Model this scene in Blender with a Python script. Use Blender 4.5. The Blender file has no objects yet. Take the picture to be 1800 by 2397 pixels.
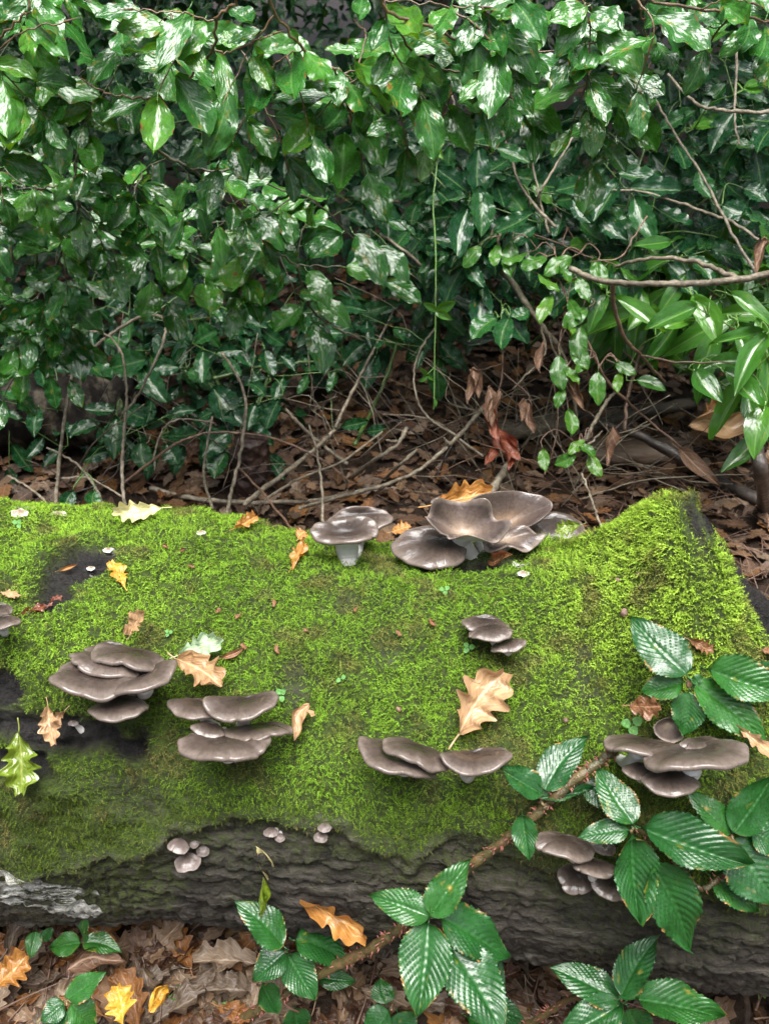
import bpy, math, random
import numpy as np
from mathutils import Vector, Matrix
from mathutils.bvhtree import BVHTree

random.seed(7)
RNG = np.random.default_rng(11)
scene = bpy.context.scene
COL = scene.collection

# ------------------------------------------------------------------ camera, sky, sun, exposure
CAM_H = 1.05
PITCH = math.radians(35.0)
FPX = 2143.0                      # focal length in pixels of an 1800 wide frame
cam_d = bpy.data.cameras.new("camera")
cam = bpy.data.objects.new("camera", cam_d)
COL.objects.link(cam)
cam.location = (0, 0, CAM_H)
cam.rotation_euler = (math.pi / 2 - PITCH, 0, 0)
cam_d.sensor_fit = 'HORIZONTAL'
cam_d.sensor_width = 36.0
cam_d.lens = 36.0 * FPX / 1800.0
cam_d.clip_start = 0.02
cam_d.clip_end = 300
cam_d.dof.use_dof = True
cam_d.dof.focus_distance = 0.98
cam_d.dof.aperture_fstop = 18.0
scene.camera = cam

SUN_EL, SUN_AZ = math.radians(78), math.radians(172)   # azimuth clockwise from +y
world = bpy.data.worlds.new("World")
scene.world = world
world.use_nodes = True
wn = world.node_tree
wn.nodes.clear()
w_out = wn.nodes.new("ShaderNodeOutputWorld")
w_bg = wn.nodes.new("ShaderNodeBackground")
w_sky = wn.nodes.new("ShaderNodeTexSky")
w_sky.sky_type = 'NISHITA'
w_sky.sun_disc = False
w_sky.sun_elevation = SUN_EL
w_sky.sun_rotation = SUN_AZ
w_sky.air_density = 1.0
w_sky.dust_density = 6.0
w_sky.ozone_density = 1.0
w_hs = wn.nodes.new("ShaderNodeHueSaturation")
w_hs.inputs["Saturation"].default_value = 0.62
wn.links.new(w_sky.outputs[0], w_hs.inputs["Color"])
wn.links.new(w_hs.outputs[0], w_bg.inputs["Color"])
w_bg.inputs["Strength"].default_value = 0.058
wn.links.new(w_bg.outputs[0], w_out.inputs["Surface"])

sun_d = bpy.data.lights.new("sun", 'SUN')
sun_d.energy = 1.5
sun_d.angle = math.radians(46)
sun_d.color = (1.0, 0.995, 0.985)
sun = bpy.data.objects.new("sun", sun_d)
COL.objects.link(sun)
sdir = Vector((math.sin(SUN_AZ) * math.cos(SUN_EL), math.cos(SUN_AZ) * math.cos(SUN_EL), math.sin(SUN_EL)))
sun.rotation_euler = sdir.to_track_quat('Z', 'Y').to_euler()

scene.view_settings.view_transform = 'Standard'
scene.view_settings.look = 'None'
scene.view_settings.gamma = 1.0
scene.view_settings.use_curve_mapping = False
scene.view_settings.exposure = 2.55
scene.cycles.use_denoising = True
scene.cycles.max_bounces = 6
scene.cycles.diffuse_bounces = 3
scene.cycles.glossy_bounces = 2
scene.cycles.transmission_bounces = 3

# ------------------------------------------------------------------ geometry of the view (places things at their real distance)
CAM = Vector((0, 0, CAM_H))
FWD = Vector((0, math.cos(PITCH), -math.sin(PITCH)))
UPV = Vector((0, math.sin(PITCH), math.cos(PITCH)))
RGT = Vector((1, 0, 0))
WUP = Vector((0, 0, 1))

def ray(u, v):
    return FWD + RGT * ((u - 900.0) / FPX) + UPV * ((1198.5 - v) / FPX)

def P(u, v, t):
    return CAM + ray(u, v) * t

def ground_t(u, v, z=0.0):
    return (CAM_H - z) / max(0.02, -ray(u, v).z)

def G(u, v, z=0.0):
    return P(u, v, ground_t(u, v, z))

def depth(p):
    return (Vector(p) - CAM).dot(FWD)

# ------------------------------------------------------------------ numpy noise
def _hash(ix, iy, iz, seed):
    h = (ix * 374761393 + iy * 668265263 + iz * 2147483647 + seed * 1274126177) & 0xFFFFFFFF
    h = ((h ^ (h >> 13)) * 1274126177) & 0xFFFFFFFF
    h = h ^ (h >> 16)
    return (h & 0xFFFF) / 65535.0

def vnoise(p, seed=0):
    p = np.asarray(p, dtype=np.float64)
    i = np.floor(p).astype(np.int64)
    f = p - i
    f = f * f * (3 - 2 * f)
    r = 0
    for dx in (0, 1):
        for dy in (0, 1):
            for dz in (0, 1):
                w = (f[:, 0] if dx else 1 - f[:, 0]) * (f[:, 1] if dy else 1 - f[:, 1]) * (f[:, 2] if dz else 1 - f[:, 2])
                r = r + w * _hash(i[:, 0] + dx, i[:, 1] + dy, i[:, 2] + dz, seed)
    return r

def fbm(p, oct=4, seed=0, gain=0.5):
    p = np.asarray(p, dtype=np.float64)
    a, s, tot = 1.0, 0, 0
    for k in range(oct):
        s = s + a * vnoise(p * (2.03 ** k) + 17.3 * k, seed + k)
        tot += a
        a *= gain
    return s / tot

def sstep(a, b, x):
    t = np.clip((x - a) / (b - a), 0, 1)
    return t * t * (3 - 2 * t)

# ------------------------------------------------------------------ mesh helpers
def make_mesh(name, verts, faces, mat=None, uv=None, attrs=None, smooth=True):
    """faces: list of int arrays (n,3) or (n,4); uv per vertex; attrs {name:(n,) or (n,3)} per vertex"""
    me = bpy.data.meshes.new(name)
    verts = np.asarray(verts, dtype=np.float32)
    if not isinstance(faces, (list, tuple)):
        faces = [faces]
    faces = [np.asarray(f, dtype=np.int32) for f in faces if len(f)]
    loops = np.concatenate([f.ravel() for f in faces])
    sizes = np.concatenate([np.full(len(f), f.shape[1], dtype=np.int32) for f in faces])
    starts = np.concatenate([[0], np.cumsum(sizes)[:-1]]).astype(np.int32)
    me.vertices.add(len(verts))
    me.vertices.foreach_set("co", verts.ravel())
    me.loops.add(len(loops))
    me.loops.foreach_set("vertex_index", loops)
    me.polygons.add(len(sizes))
    me.polygons.foreach_set("loop_start", starts)
    me.polygons.foreach_set("loop_total", sizes)
    me.polygons.foreach_set("use_smooth", np.full(len(sizes), smooth, dtype=bool))
    if uv is not None:
        l = me.uv_layers.new(name="UVMap")
        l.data.foreach_set("uv", np.asarray(uv, dtype=np.float32)[loops].ravel())
    for k, a in (attrs or {}).items():
        a = np.asarray(a, dtype=np.float32)
        if a.ndim == 1:
            at = me.attributes.new(k, 'FLOAT', 'POINT')
            at.data.foreach_set("value", a)
        else:
            at = me.attributes.new(k, 'FLOAT_COLOR', 'POINT')
            at.data.foreach_set("color", np.concatenate([a, np.ones((len(a), 1), np.float32)], 1).ravel())
    me.update(calc_edges=True)
    me.validate()
    if mat:
        me.materials.append(mat)
    return me

class MB:
    """collects pieces of one mesh"""
    def __init__(s):
        s.v, s.q, s.t, s.n, s.uv = [], [], [], 0, []
    def add(s, v, q=None, t=None, uv=None):
        v = np.asarray(v, dtype=np.float64).reshape(-1, 3)
        if q is not None and len(q): s.q.append(np.asarray(q) + s.n)
        if t is not None and len(t): s.t.append(np.asarray(t) + s.n)
        s.v.append(v)
        s.uv.append(np.asarray(uv) if uv is not None else np.zeros((len(v), 2)))
        s.n += len(v)
    def mesh(s, name, mat, smooth=True, origin=None):
        v = np.concatenate(s.v)
        if origin is not None:
            v = v - np.array(origin)
        f = []
        if s.q: f.append(np.concatenate(s.q))
        if s.t: f.append(np.concatenate(s.t))
        return make_mesh(name, v, f, mat, np.concatenate(s.uv), smooth=smooth)

def grid_quads(nu, nv, wrap=False):
    """nu rows of nv points"""
    i = np.arange(nu - 1)[:, None]
    j = np.arange(nv if wrap else nv - 1)[None, :]
    a = i * nv + j
    b = i * nv + (j + 1) % nv
    return np.stack([a, b, b + nv, a + nv], -1).reshape(-1, 4)

def catmull(pts, n):
    p = np.asarray([tuple(x) for x in pts], dtype=np.float64)
    if len(p) == 2:
        t = np.linspace(0, 1, n)[:, None]
        return p[0] * (1 - t) + p[1] * t
    q = np.vstack([2 * p[0] - p[1], p, 2 * p[-1] - p[-2]])
    segs = len(p) - 1
    x = np.linspace(0, segs - 1e-6, n)
    k = x.astype(int)
    t = (x - k)[:, None]
    a, b, c, d = q[k], q[k + 1], q[k + 2], q[k + 3]
    return 0.5 * (2 * b + (c - a) * t + (2 * a - 5 * b + 4 * c - d) * t ** 2 + (3 * b - a - 3 * c + d) * t ** 3)

def tube(mb, pts, r0, r1, n=None, sides=6, jit=0.0, knots=0.0, smooth_path=True):
    """tapered tube through the points"""
    if n is None:
        n = max(4, 5 * (len(pts) - 1))
    c = catmull(pts, n) if smooth_path else np.asarray([tuple(x) for x in pts])
    n = len(c)
    if jit:
        w = RNG.normal(0, jit, (n, 3)); w[0] = 0; w[-1] = 0
        c = c + w
    d = np.gradient(c, axis=0)
    d /= np.linalg.norm(d, axis=1, keepdims=True) + 1e-12
    ref = np.array([0.31, 0.2, 0.93])
    a = np.cross(d, ref); a /= np.linalg.norm(a, axis=1, keepdims=True) + 1e-9
    b = np.cross(d, a)
    r = np.linspace(r0, r1, n)
    if knots:
        r = r * (1 + RNG.uniform(-knots, knots, n))
    th = np.linspace(0, 2 * np.pi, sides, endpoint=False)
    v = c[:, None, :] + r[:, None, None] * (np.cos(th)[None, :, None] * a[:, None, :] + np.sin(th)[None, :, None] * b[:, None, :])
    L = np.concatenate([[0], np.cumsum(np.linalg.norm(np.diff(c, axis=0), axis=1))])
    uv = np.stack([np.tile(th / 6.283, n), np.repeat(L, sides)], 1)
    V = np.vstack([v.reshape(-1, 3), c[-1] + d[-1] * r[-1] * .8, c[0] - d[0] * r[0] * .5])
    uv = np.vstack([uv, [[0, L[-1]], [0, 0]]])
    q = grid_quads(n, sides, True)
    j = np.arange(sides)
    t1 = np.stack([(n - 1) * sides + j, (n - 1) * sides + (j + 1) % sides, np.full(sides, n * sides)], 1)
    t0 = np.stack([(j + 1) % sides, j, np.full(sides, n * sides + 1)], 1)
    mb.add(V, q, np.vstack([t1, t0]), uv)
    return c

def link(name, me, parent=None, loc=None, mat4=None):
    o = bpy.data.objects.new(name, me)
    COL.objects.link(o)
    if parent is not None:
        o.parent = parent
    if mat4 is not None:
        o.matrix_basis = mat4
    elif loc is not None:
        o.location = loc
    return o

def tag(o, label, cat, group=None):
    o["label"] = label
    o["category"] = cat
    if group: o["group"] = group
    return o

def thing(name, label, cat, loc, group=None):
    o = bpy.data.objects.new(name, None)
    COL.objects.link(o)
    o.empty_display_size = 0.02
    o.location = loc
    return tag(o, label, cat, group)

# ------------------------------------------------------------------ material helper
class NT:
    def __init__(s, name):
        s.m = bpy.data.materials.new(name)
        s.m.use_nodes = True
        s.t = s.m.node_tree
        s.t.nodes.clear()
        s.out = s.t.nodes.new("ShaderNodeOutputMaterial")
    def n(s, typ, ins=None, **kw):
        nd = s.t.nodes.new(typ)
        for k, v in kw.items():
            setattr(nd, k, v)
        for k, v in (ins or {}).items():
            if isinstance(v, bpy.types.NodeSocket):
                s.t.links.new(v, nd.inputs[k])
            else:
                nd.inputs[k].default_value = v
        return nd
    def math(s, op, a, b=0.0, c=None):
        ins = {0: a, 1: b}
        if c is not None: ins[2] = c
        return s.n("ShaderNodeMath", ins, operation=op).outputs[0]
    def mr(s, x, a, b, c=0.0, d=1.0, smooth=True):
        return s.n("ShaderNodeMapRange", {0: x, 1: a, 2: b, 3: c, 4: d}, interpolation_type='SMOOTHSTEP' if smooth else 'LINEAR').outputs[0]
    def mix(s, f, a, b):
        nd = s.n("ShaderNodeMix", data_type='RGBA')
        for i, v in ((0, f), (6, a), (7, b)):
            if isinstance(v, bpy.types.NodeSocket): s.t.links.new(v, nd.inputs[i])
            else: nd.inputs[i].default_value = v if i == 0 else (*v, 1)
        return nd.outputs[2]
    def noise(s, vec, scale, detail=4, rough=0.55, w=None):
        ins = {"Scale": scale, "Detail": detail, "Roughness": rough}
        if vec is not None: ins["Vector"] = vec
        nd = s.n("ShaderNodeTexNoise", noise_dimensions='4D' if w is not None else '3D')
        for k, v in ins.items():
            if isinstance(v, bpy.types.NodeSocket): s.t.links.new(v, nd.inputs[k])
            else: nd.inputs[k].default_value = v
        if w is not None:
            s.t.links.new(w, nd.inputs["W"])
        return nd.outputs[0]
    def attr(s, name, col=False):
        nd = s.n("ShaderNodeAttribute", attribute_name=name)
        return nd.outputs["Color"] if col else nd.outputs["Fac"]
    def ramp(s, f, stops):
        nd = s.n("ShaderNodeValToRGB", {0: f})
        e = nd.color_ramp.elements
        e[0].position, e[0].color = stops[0][0], (*stops[0][1], 1)
        e[1].position, e[1].color = stops[-1][0], (*stops[-1][1], 1)
        for p, c in stops[1:-1]:
            x = e.new(p); x.color = (*c, 1)
        return nd.outputs[0]
    def bump(s, h, strength, dist):
        return s.n("ShaderNodeBump", {"Height": h, "Strength": strength, "Distance": dist}).outputs[0]
    def finish(s, color, rough=0.5, normal=None, coat=0.0, coat_rough=0.1, trans=0.0, spec=0.5, trans_col=None):
        p = s.n("ShaderNodeBsdfPrincipled")
        def st(k, v):
            if isinstance(v, bpy.types.NodeSocket): s.t.links.new(v, p.inputs[k])
            else: p.inputs[k].default_value = v
        st("Base Color", color if isinstance(color, bpy.types.NodeSocket) else (*color, 1))
        st("Roughness", rough)
        st("Specular IOR Level", spec)
        st("Coat Weight", coat); st("Coat Roughness", coat_rough)
        if normal is not None:
            st("Normal", normal); st("Coat Normal", normal)
        sh = p.outputs[0]
        if trans > 0:
            tl = s.n("ShaderNodeBsdfTranslucent")
            c = trans_col if trans_col is not None else color
            if isinstance(c, bpy.types.NodeSocket): s.t.links.new(c, tl.inputs["Color"])
            else: tl.inputs["Color"].default_value = (*c, 1)
            mx = s.n("ShaderNodeMixShader", {0: trans, 1: sh, 2: tl.outputs[0]})
            sh = mx.outputs[0]
        s.t.links.new(sh, s.out.inputs[0])
        return s.m

def obj_random(N):
    return N.n("ShaderNodeObjectInfo").outputs["Random"]

def leaf_material(name, ramp, vein_col, nveins=8, slope=0.35, vein_amt=0.45, mid_amt=0.8, rough=0.3, coat=0.5,
                  spots=0.0, spot_col=(0.16, 0.06, 0.02), bump=0.35, trans=0.25, drop=0.5, tint=False, spec=0.5, coat_rough=0.08, under=None, rust=0.0):
    N = NT(name)
    uv = N.n("ShaderNodeUVMap", uv_map="UVMap").outputs[0]
    sep = N.n("ShaderNodeSeparateXYZ", {0: uv})
    x, t = sep.outputs[0], sep.outputs[1]
    d = N.math('MULTIPLY', N.math('ABSOLUTE', N.math('SUBTRACT', x, 0.5)), 2.0)
    fr = N.math('FRACT', N.math('MULTIPLY', N.math('SUBTRACT', t, N.math('MULTIPLY', d, slope)), float(nveins)))
    tri = N.math('ABSOLUTE', N.math('SUBTRACT', fr, 0.5))
    line = N.mr(tri, 0.40, 0.49)
    mid = N.mr(d, 0.09, 0.03)
    rnd = obj_random(N)
    co = N.n("ShaderNodeTexCoord")
    geo = N.n("ShaderNodeNewGeometry")
    wn1 = N.noise(geo.outputs["Position"], 9.0, 2)
    if tint:
        base = N.attr("tint", True)
    else:
        f = N.math('ADD', N.math('MULTIPLY', rnd, 0.75), N.math('MULTIPLY', wn1, 0.25))
        base = N.ramp(f, ramp)
    w = N.math('MULTIPLY', rnd, 37.0)
    mott = N.noise(uv, 5.0, 4, w=w)
    hsv = N.n("ShaderNodeHueSaturation", {"Value": N.mr(mott, 0.3, 0.7, 0.8, 1.2), "Color": base})
    col = hsv.outputs[0]
    col = N.mix(N.math('MULTIPLY', line, vein_amt), col, vein_col)
    col = N.mix(N.math('MULTIPLY', mid, mid_amt), col, vein_col)
    if spots > 0:
        sp = N.noise(uv, 3.2, 3, w=N.math('ADD', w, 9.0))
        edge = N.mr(sp, 0.74 - spots * 0.16, 0.77 - spots * 0.16)
        yel = N.mr(sp, 0.66 - spots * 0.16, 0.75 - spots * 0.16)
        col = N.mix(N.math('MULTIPLY', yel, 0.55), col, (0.22, 0.20, 0.02))
        col = N.mix(edge, col, spot_col)
    if rust > 0:
        eb = N.math('MULTIPLY', N.mr(d, 0.80, 0.97), N.mr(N.noise(uv, 5.0, 3, w=N.math('ADD', w, 21.0)), 0.62 - 0.1 * rust, 0.70 - 0.1 * rust))
        col = N.mix(eb, col, spot_col)
    # relief: sunk veins, uneven film of water with drops
    h1 = N.math('MULTIPLY', N.math('MAXIMUM', line, mid), -1.0)
    fine = N.noise(uv, 3.4, 2, w=N.math('ADD', w, 3.0))
    dropn = N.mr(N.noise(uv, 26.0, 1, w=w), 0.58, 0.68)
    h = N.math('ADD', N.math('MULTIPLY', h1, 0.035), N.math('ADD', N.math('MULTIPLY', fine, 1.0), N.math('MULTIPLY', dropn, drop * 0.10)))
    nrm = N.bump(h, bump, 0.010 if tint else (0.02 if 'dead' in name or 'oak' in name or 'fallen' in name else 0.014))
    rg = N.mr(N.noise(uv, 12.0, 2, w=w), 0.35, 0.65, rough * 0.8, rough * 1.25)
    if under is not None:
        col = N.mix(geo.outputs["Backfacing"], col, under)
    tc = N.n("ShaderNodeHueSaturation", {"Hue": 0.475, "Saturation": 1.1, "Value": 1.9, "Color": col}).outputs[0]
    return N.finish(col, rg, nrm, coat, coat_rough, trans, spec, tc)

GREEN = lambda *c: c
M = {}
M['beech'] = leaf_material("beech_leaf", [(0.0, (0.012, 0.070, 0.012)), (0.5, (0.022, 0.105, 0.014)), (0.8, (0.04, 0.15, 0.016)), (0.93, (0.075, 0.19, 0.016)), (1.0, (0.15, 0.19, 0.012))],
                           (0.10, 0.22, 0.05), 8, 0.30, 0.15, 0.5, 0.23, 0.0, spots=0.45, bump=0.30, trans=0.22, drop=0.08, spec=0.72, rust=0.5)
M['holly'] = leaf_material("holly_leaf", [(0.0, (0.005, 0.034, 0.012)), (0.6, (0.009, 0.052, 0.014)), (1.0, (0.02, 0.088, 0.016))],
                           (0.09, 0.17, 0.045), 6, 0.3, 0.06, 0.7, 0.27, 0.0, spots=0.12, bump=0.28, trans=0.08, drop=0.15, spec=0.45)
M['laurel'] = leaf_material("laurel_leaf", [(0.0, (0.025, 0.10, 0.014)), (0.6, (0.045, 0.155, 0.018)), (1.0, (0.08, 0.22, 0.02))],
                            (0.16, 0.30, 0.06), 9, 0.3, 0.10, 0.7, 0.2, 0.0, spots=0.1, bump=0.2, trans=0.3, drop=0.15, spec=0.8)
M['bramble'] = leaf_material("bramble_leaf", [(0.0, (0.008, 0.054, 0.011)), (0.6, (0.013, 0.075, 0.012)), (1.0, (0.028, 0.12, 0.015))],
                             (0.028, 0.11, 0.025), 11, 0.42, 0.25, 0.4, 0.33, 0.0, spots=0.25, spot_col=(0.3, 0.16, 0.05), bump=0.2, trans=0.18, drop=0.0, spec=0.7, rust=0.8)
M['seedling'] = leaf_material("seedling_leaf", [(0.0, (0.09, 0.27, 0.05)), (1.0, (0.15, 0.34, 0.10))], (0.2, 0.38, 0.15), 4, 0.3, 0.2, 0.4, 0.35, 0.2, trans=0.35)
M['young'] = leaf_material("young_leaf", [(0.0, (0.03, 0.11, 0.014)), (0.6, (0.05, 0.16, 0.018)), (1.0, (0.12, 0.25, 0.025))], (0.13, 0.24, 0.06), 6, 0.3, 0.2, 0.6, 0.27, 0.0, spots=0.3, trans=0.35, spec=.6, bump=.2, drop=.1)
DEAD = [(0.0, (0.075, 0.034, 0.015)), (0.2, (0.13, 0.062, 0.026)), (0.4, (0.20, 0.115, 0.055)), (0.55, (0.11, 0.06, 0.036)), (0.7, (0.24, 0.145, 0.08)),
        (0.85, (0.27, 0.12, 0.03)), (0.93, (0.28, 0.19, 0.12)), (1.0, (0.36, 0.17, 0.03))]
DEAD = [(p, tuple(x * 0.62 for x in c)) for p, c in DEAD]
M['dead'] = leaf_material("dead_leaf", DEAD, (0.30, 0.19, 0.09), 6, 0.35, 0.3, 0.5, 0.5, 0.0, bump=0.5, trans=0.12, drop=0.2, spec=0.3)
M['dead_tint'] = leaf_material("dead_leaf_mixed", None, (0.24, 0.15, 0.08), 6, 0.35, 0.2, 0.4, 0.5, 0.0, bump=0.5, trans=0.1, drop=0.2, tint=True, spec=0.3)
M['foliage_tint'] = leaf_material("foliage_mixed", None, (0.06, 0.13, 0.04), 6, 0.35, 0.05, 0.5, 0.3, 0.0, bump=0.5, trans=0.12, drop=0.5, tint=True, spec=0.4)

def oak_mat(name, c, c2=None, vein=None, rough=0.4, trans=0.2, coat=0.25):
    c = tuple(x * 0.62 for x in c)
    c2 = tuple(x * 0.62 for x in c2) if c2 else None
    vein = tuple(x * 0.62 for x in vein) if vein else None
    c2 = c2 or tuple(x * 0.75 for x in c)
    return leaf_material(name, [(0, c2), (1, c)], vein or tuple(min(1, x * 1.5 + .05) for x in c), 6, 0.4, 0.45, 0.85, rough, coat, spots=0.12, spot_col=(0.07, 0.03, 0.015), bump=0.4, trans=trans, drop=0.2, spec=0.4)

def bark_material(name, c1, c2, c3, scale=40, stretch=(1, 1, 1), rough=0.6, bump=0.6, coat=0.0, spec=0.4):
    N = NT(name)
    co = N.n("ShaderNodeTexCoord").outputs["Object"]
    mp = N.n("ShaderNodeMapping", {"Vector": co, "Scale": stretch}).outputs[0]
    a = N.noise(mp, scale, 6, 0.65)
    b = N.noise(co, scale * 0.23, 3)
    col = N.ramp(a, [(0.32, c1), (0.52, c2), (0.72, c3)])
    col = N.n("ShaderNodeHueSaturation", {"Value": N.mr(b, 0.3, 0.7, 0.65, 1.35), "Color": col}).outputs[0]
    return N.finish(col, N.mr(a, 0.3, 0.7, rough * 1.2, rough * 0.7), N.bump(a, bump, 0.006), coat, 0.2, spec=spec)

M['twig_beech'] = bark_material("beech_twig_bark", (0.05, 0.028, 0.015), (0.10, 0.058, 0.03), (0.17, 0.11, 0.06), 60, rough=0.45, coat=0.3)
M['bough'] = bark_material("beech_bough_bark", (0.0341, 0.0341, 0.0186), (0.0620, 0.0589, 0.0341), (0.1178, 0.1116, 0.0744), 60, rough=0.5, coat=0.3)
M['dead_twig'] = bark_material("dead_twig_bark", (0.0682, 0.0527, 0.0341), (0.1488, 0.1240, 0.0868), (0.2728, 0.2418, 0.1860), 90, rough=0.6)
M['pale_twig'] = bark_material("pale_twig_bark", (0.0930, 0.0744, 0.0496), (0.1984, 0.1674, 0.1178), (0.3100, 0.2790, 0.2232), 90, rough=0.6)
M['brown_twig'] = bark_material("brown_twig_bark", (0.06, 0.035, 0.025), (0.12, 0.07, 0.045), (0.2, 0.12, 0.08), 80, rough=0.5, coat=0.2)
M['dark_twig'] = bark_material("dark_twig_bark", (0.022, 0.017, 0.015), (0.045, 0.034, 0.028), (0.09, 0.07, 0.055), 60, rough=0.4, coat=0.4)
M['green_stem'] = bark_material("green_stem_bark", (0.04, 0.085, 0.02), (0.07, 0.13, 0.03), (0.11, 0.17, 0.05), 50, rough=0.35, coat=0.3)
M['vine_stem'] = bark_material("vine_stem_skin", (0.06, 0.14, 0.025), (0.09, 0.18, 0.035), (0.13, 0.22, 0.06), 40, rough=0.4)
M['cane'] = bark_material("bramble_cane_skin", (0.035, 0.034, 0.012), (0.075, 0.055, 0.02), (0.13, 0.06, 0.035), 70, rough=0.4, coat=0.3)
M['thorn'] = bark_material("bramble_thorn_skin", (0.12, 0.035, 0.025), (0.2, 0.07, 0.05), (0.28, 0.13, 0.1), 60, rough=0.35)
M['petiole'] = bark_material("bramble_petiole_skin", (0.12, 0.05, 0.045), (0.16, 0.09, 0.06), (0.14, 0.14, 0.05), 60, rough=0.4)
M['birch'] = bark_material("birch_bark", (0.004, 0.0036, 0.0032), (0.012, 0.010, 0.008), (0.10, 0.085, 0.06), 16, (1.6, 1, 1), rough=0.8, bump=1.0, spec=0.12)
M['rotten'] = bark_material("rotten_wood", (0.0558, 0.0341, 0.0217), (0.1178, 0.0806, 0.0558), (0.1984, 0.1488, 0.1054), 45, (0.15, 1, 1), rough=0.6, bump=0.9)
M['stump'] = bark_material("stump_wood", (0.012, 0.006, 0.005), (0.035, 0.019, 0.015), (0.08, 0.05, 0.036), 45, (1, 1, 0.25), rough=0.55, bump=1.0, coat=0.2)
M['pale_log'] = bark_material("pale_bark", (0.0682, 0.0527, 0.0341), (0.1178, 0.0961, 0.0651), (0.1736, 0.1426, 0.1054), 22, (0.4, 1, 1), rough=0.55, bump=0.7)
M['trunk'] = bark_material("tree_bark", (0.035, 0.03, 0.024), (0.07, 0.06, 0.045), (0.13, 0.115, 0.09), 25, (1, 1, 0.25), rough=0.7, bump=1.0)

# ground
N = NT("forest_soil")
pos = N.n("ShaderNodeNewGeometry").outputs["Position"]
a = N.noise(pos, 60, 6, 0.65); b = N.noise(pos, 9, 4)
M['soil'] = N.finish(N.mix(b, N.ramp(a, [(0.3, (0.012, 0.009, 0.007)), (0.55, (0.035, 0.023, 0.016)), (0.75, (0.085, 0.05, 0.03))]), (0.03, 0.02, 0.014)), 0.5, N.bump(a, 0.9, 0.012), 0.0, 0.25, spec=0.12)

# log bark
N = NT("log_bark")
geo = N.n("ShaderNodeTexCoord").outputs["Object"]
mp = N.n("ShaderNodeMapping", {"Vector": geo, "Scale": (0.22, 1, 1)}).outputs[0]
fur = N.noise(mp, 55, 7, 0.68)
fine = N.noise(geo, 150, 6, 0.75)
blot = N.noise(geo, 9, 4)
bark = N.ramp(fur, [(0.33, (0.008, 0.0068, 0.0055)), (0.47, (0.033, 0.0278, 0.022)), (0.58, (0.068, 0.059, 0.048)), (0.72, (0.17, 0.153, 0.13))])  # furrow shade deepened in the colour: lows dark, ridges grey
bark = N.n("ShaderNodeHueSaturation", {"Value": N.mr(blot, 0.3, 0.7, 0.65, 1.3), "Color": bark}).outputs[0]
film = N.attr("film")
bark = N.mix(N.math('MULTIPLY', film, N.mr(fine, 0.42, 0.58)), bark, (0.055, 0.07, 0.02))
black = N.attr("black")
bark = N.mix(N.math('MULTIPLY', black, 0.9), bark, N.ramp(fine, [(0.38, (0.004, 0.0037, 0.004)), (0.72, (0.022, 0.020, 0.020))]))
mossy = N.attr("mossy")
under = N.ramp(N.noise(geo, 160, 4), [(0.35, (0.018, 0.026, 0.006)), (0.7, (0.06, 0.095, 0.014))])
bark = N.mix(mossy, bark, under)
lich = N.attr("lichen")
lm = N.math('MULTIPLY', N.mr(lich, 0.35, 0.5), N.mr(N.noise(mp, 60, 6, 0.7), 0.42, 0.52))
bark = N.mix(lm, bark, N.ramp(fine, [(0.35, (0.34, 0.33, 0.28)), (0.6, (0.62, 0.62, 0.57))]))
hh = N.math('ADD', fur, N.math('MULTIPLY', fine, 0.5))
hh = N.math('ADD', hh, N.math('MULTIPLY', lm, 0.5))
M['bark'] = N.finish(bark, N.mr(fine, 0.3, 0.7, 0.8, 0.5), N.bump(hh, 1.0, 0.012), 0.0, 0.25, spec=0.3)

# moss
N = NT("moss")
c = N.attr("tint", True)
M['moss'] = N.finish(c, 0.6, None, 0.0, 0.2, 0.28, 0.12, N.n("ShaderNodeHueSaturation", {"Value": 1.5, "Color": c}).outputs[0])

# oyster mushroom
def cap_material(name, hub, mid, rim, edge):
    N = NT(name)
    rho = N.attr("rho")
    co = N.n("ShaderNodeTexCoord").outputs["Object"]
    r2 = N.math('ADD', rho, N.math('MULTIPLY', N.math('SUBTRACT', N.noise(co, 30, 3), 0.5), 0.25))
    col = N.ramp(r2, [(0.0, hub), (0.45, mid), (0.85, rim), (0.985, edge)])
    streak = N.noise(N.n("ShaderNodeUVMap", uv_map="UVMap").outputs[0], 1.0, 4)
    uvm = N.n("ShaderNodeMapping", {"Vector": N.n("ShaderNodeUVMap", uv_map="UVMap").outputs[0], "Scale": (90, 3, 1)}).outputs[0]
    st = N.noise(uvm, 1.0, 3)
    mot = N.noise(co, 260, 3)
    v = N.math('ADD', N.math('MULTIPLY', st, 0.35), N.math('MULTIPLY', mot, 0.5))
    col = N.n("ShaderNodeHueSaturation", {"Value": N.mr(v, 0.25, 0.6, 0.78, 1.22), "Color": col}).outputs[0]
    scar = N.mr(N.noise(co, 85, 5, 0.7), 0.64, 0.70)
    col = N.mix(N.math('MULTIPLY', scar, 0.5), col, (0.15, 0.10, 0.065))
    speck = N.mr(N.noise(co, 420, 2), 0.70, 0.74)
    col = N.mix(N.math('MULTIPLY', speck, 0.6), col, (0.012, 0.009, 0.007))
    bn = N.math('ADD', N.noise(co, 70, 3), N.math('MULTIPLY', st, 0.35))
    return N.finish(col, N.mr(mot, 0.3, 0.7, 0.48, 0.66), N.bump(bn, 0.3, 0.004), 0.7, 0.11, spec=0.15)
M['cap'] = cap_material("oyster_cap_skin", (0.015, 0.0100, 0.0076), (0.034, 0.0240, 0.0188), (0.061, 0.0455, 0.0370), (0.105, 0.082, 0.068))  # darker hub paints shade into the cap colour
M['cap_pale'] = cap_material("oyster_cap_pale_skin", (0.27, 0.20, 0.14), (0.098, 0.071, 0.056), (0.050, 0.037, 0.032), (0.16, 0.127, 0.105))
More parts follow.
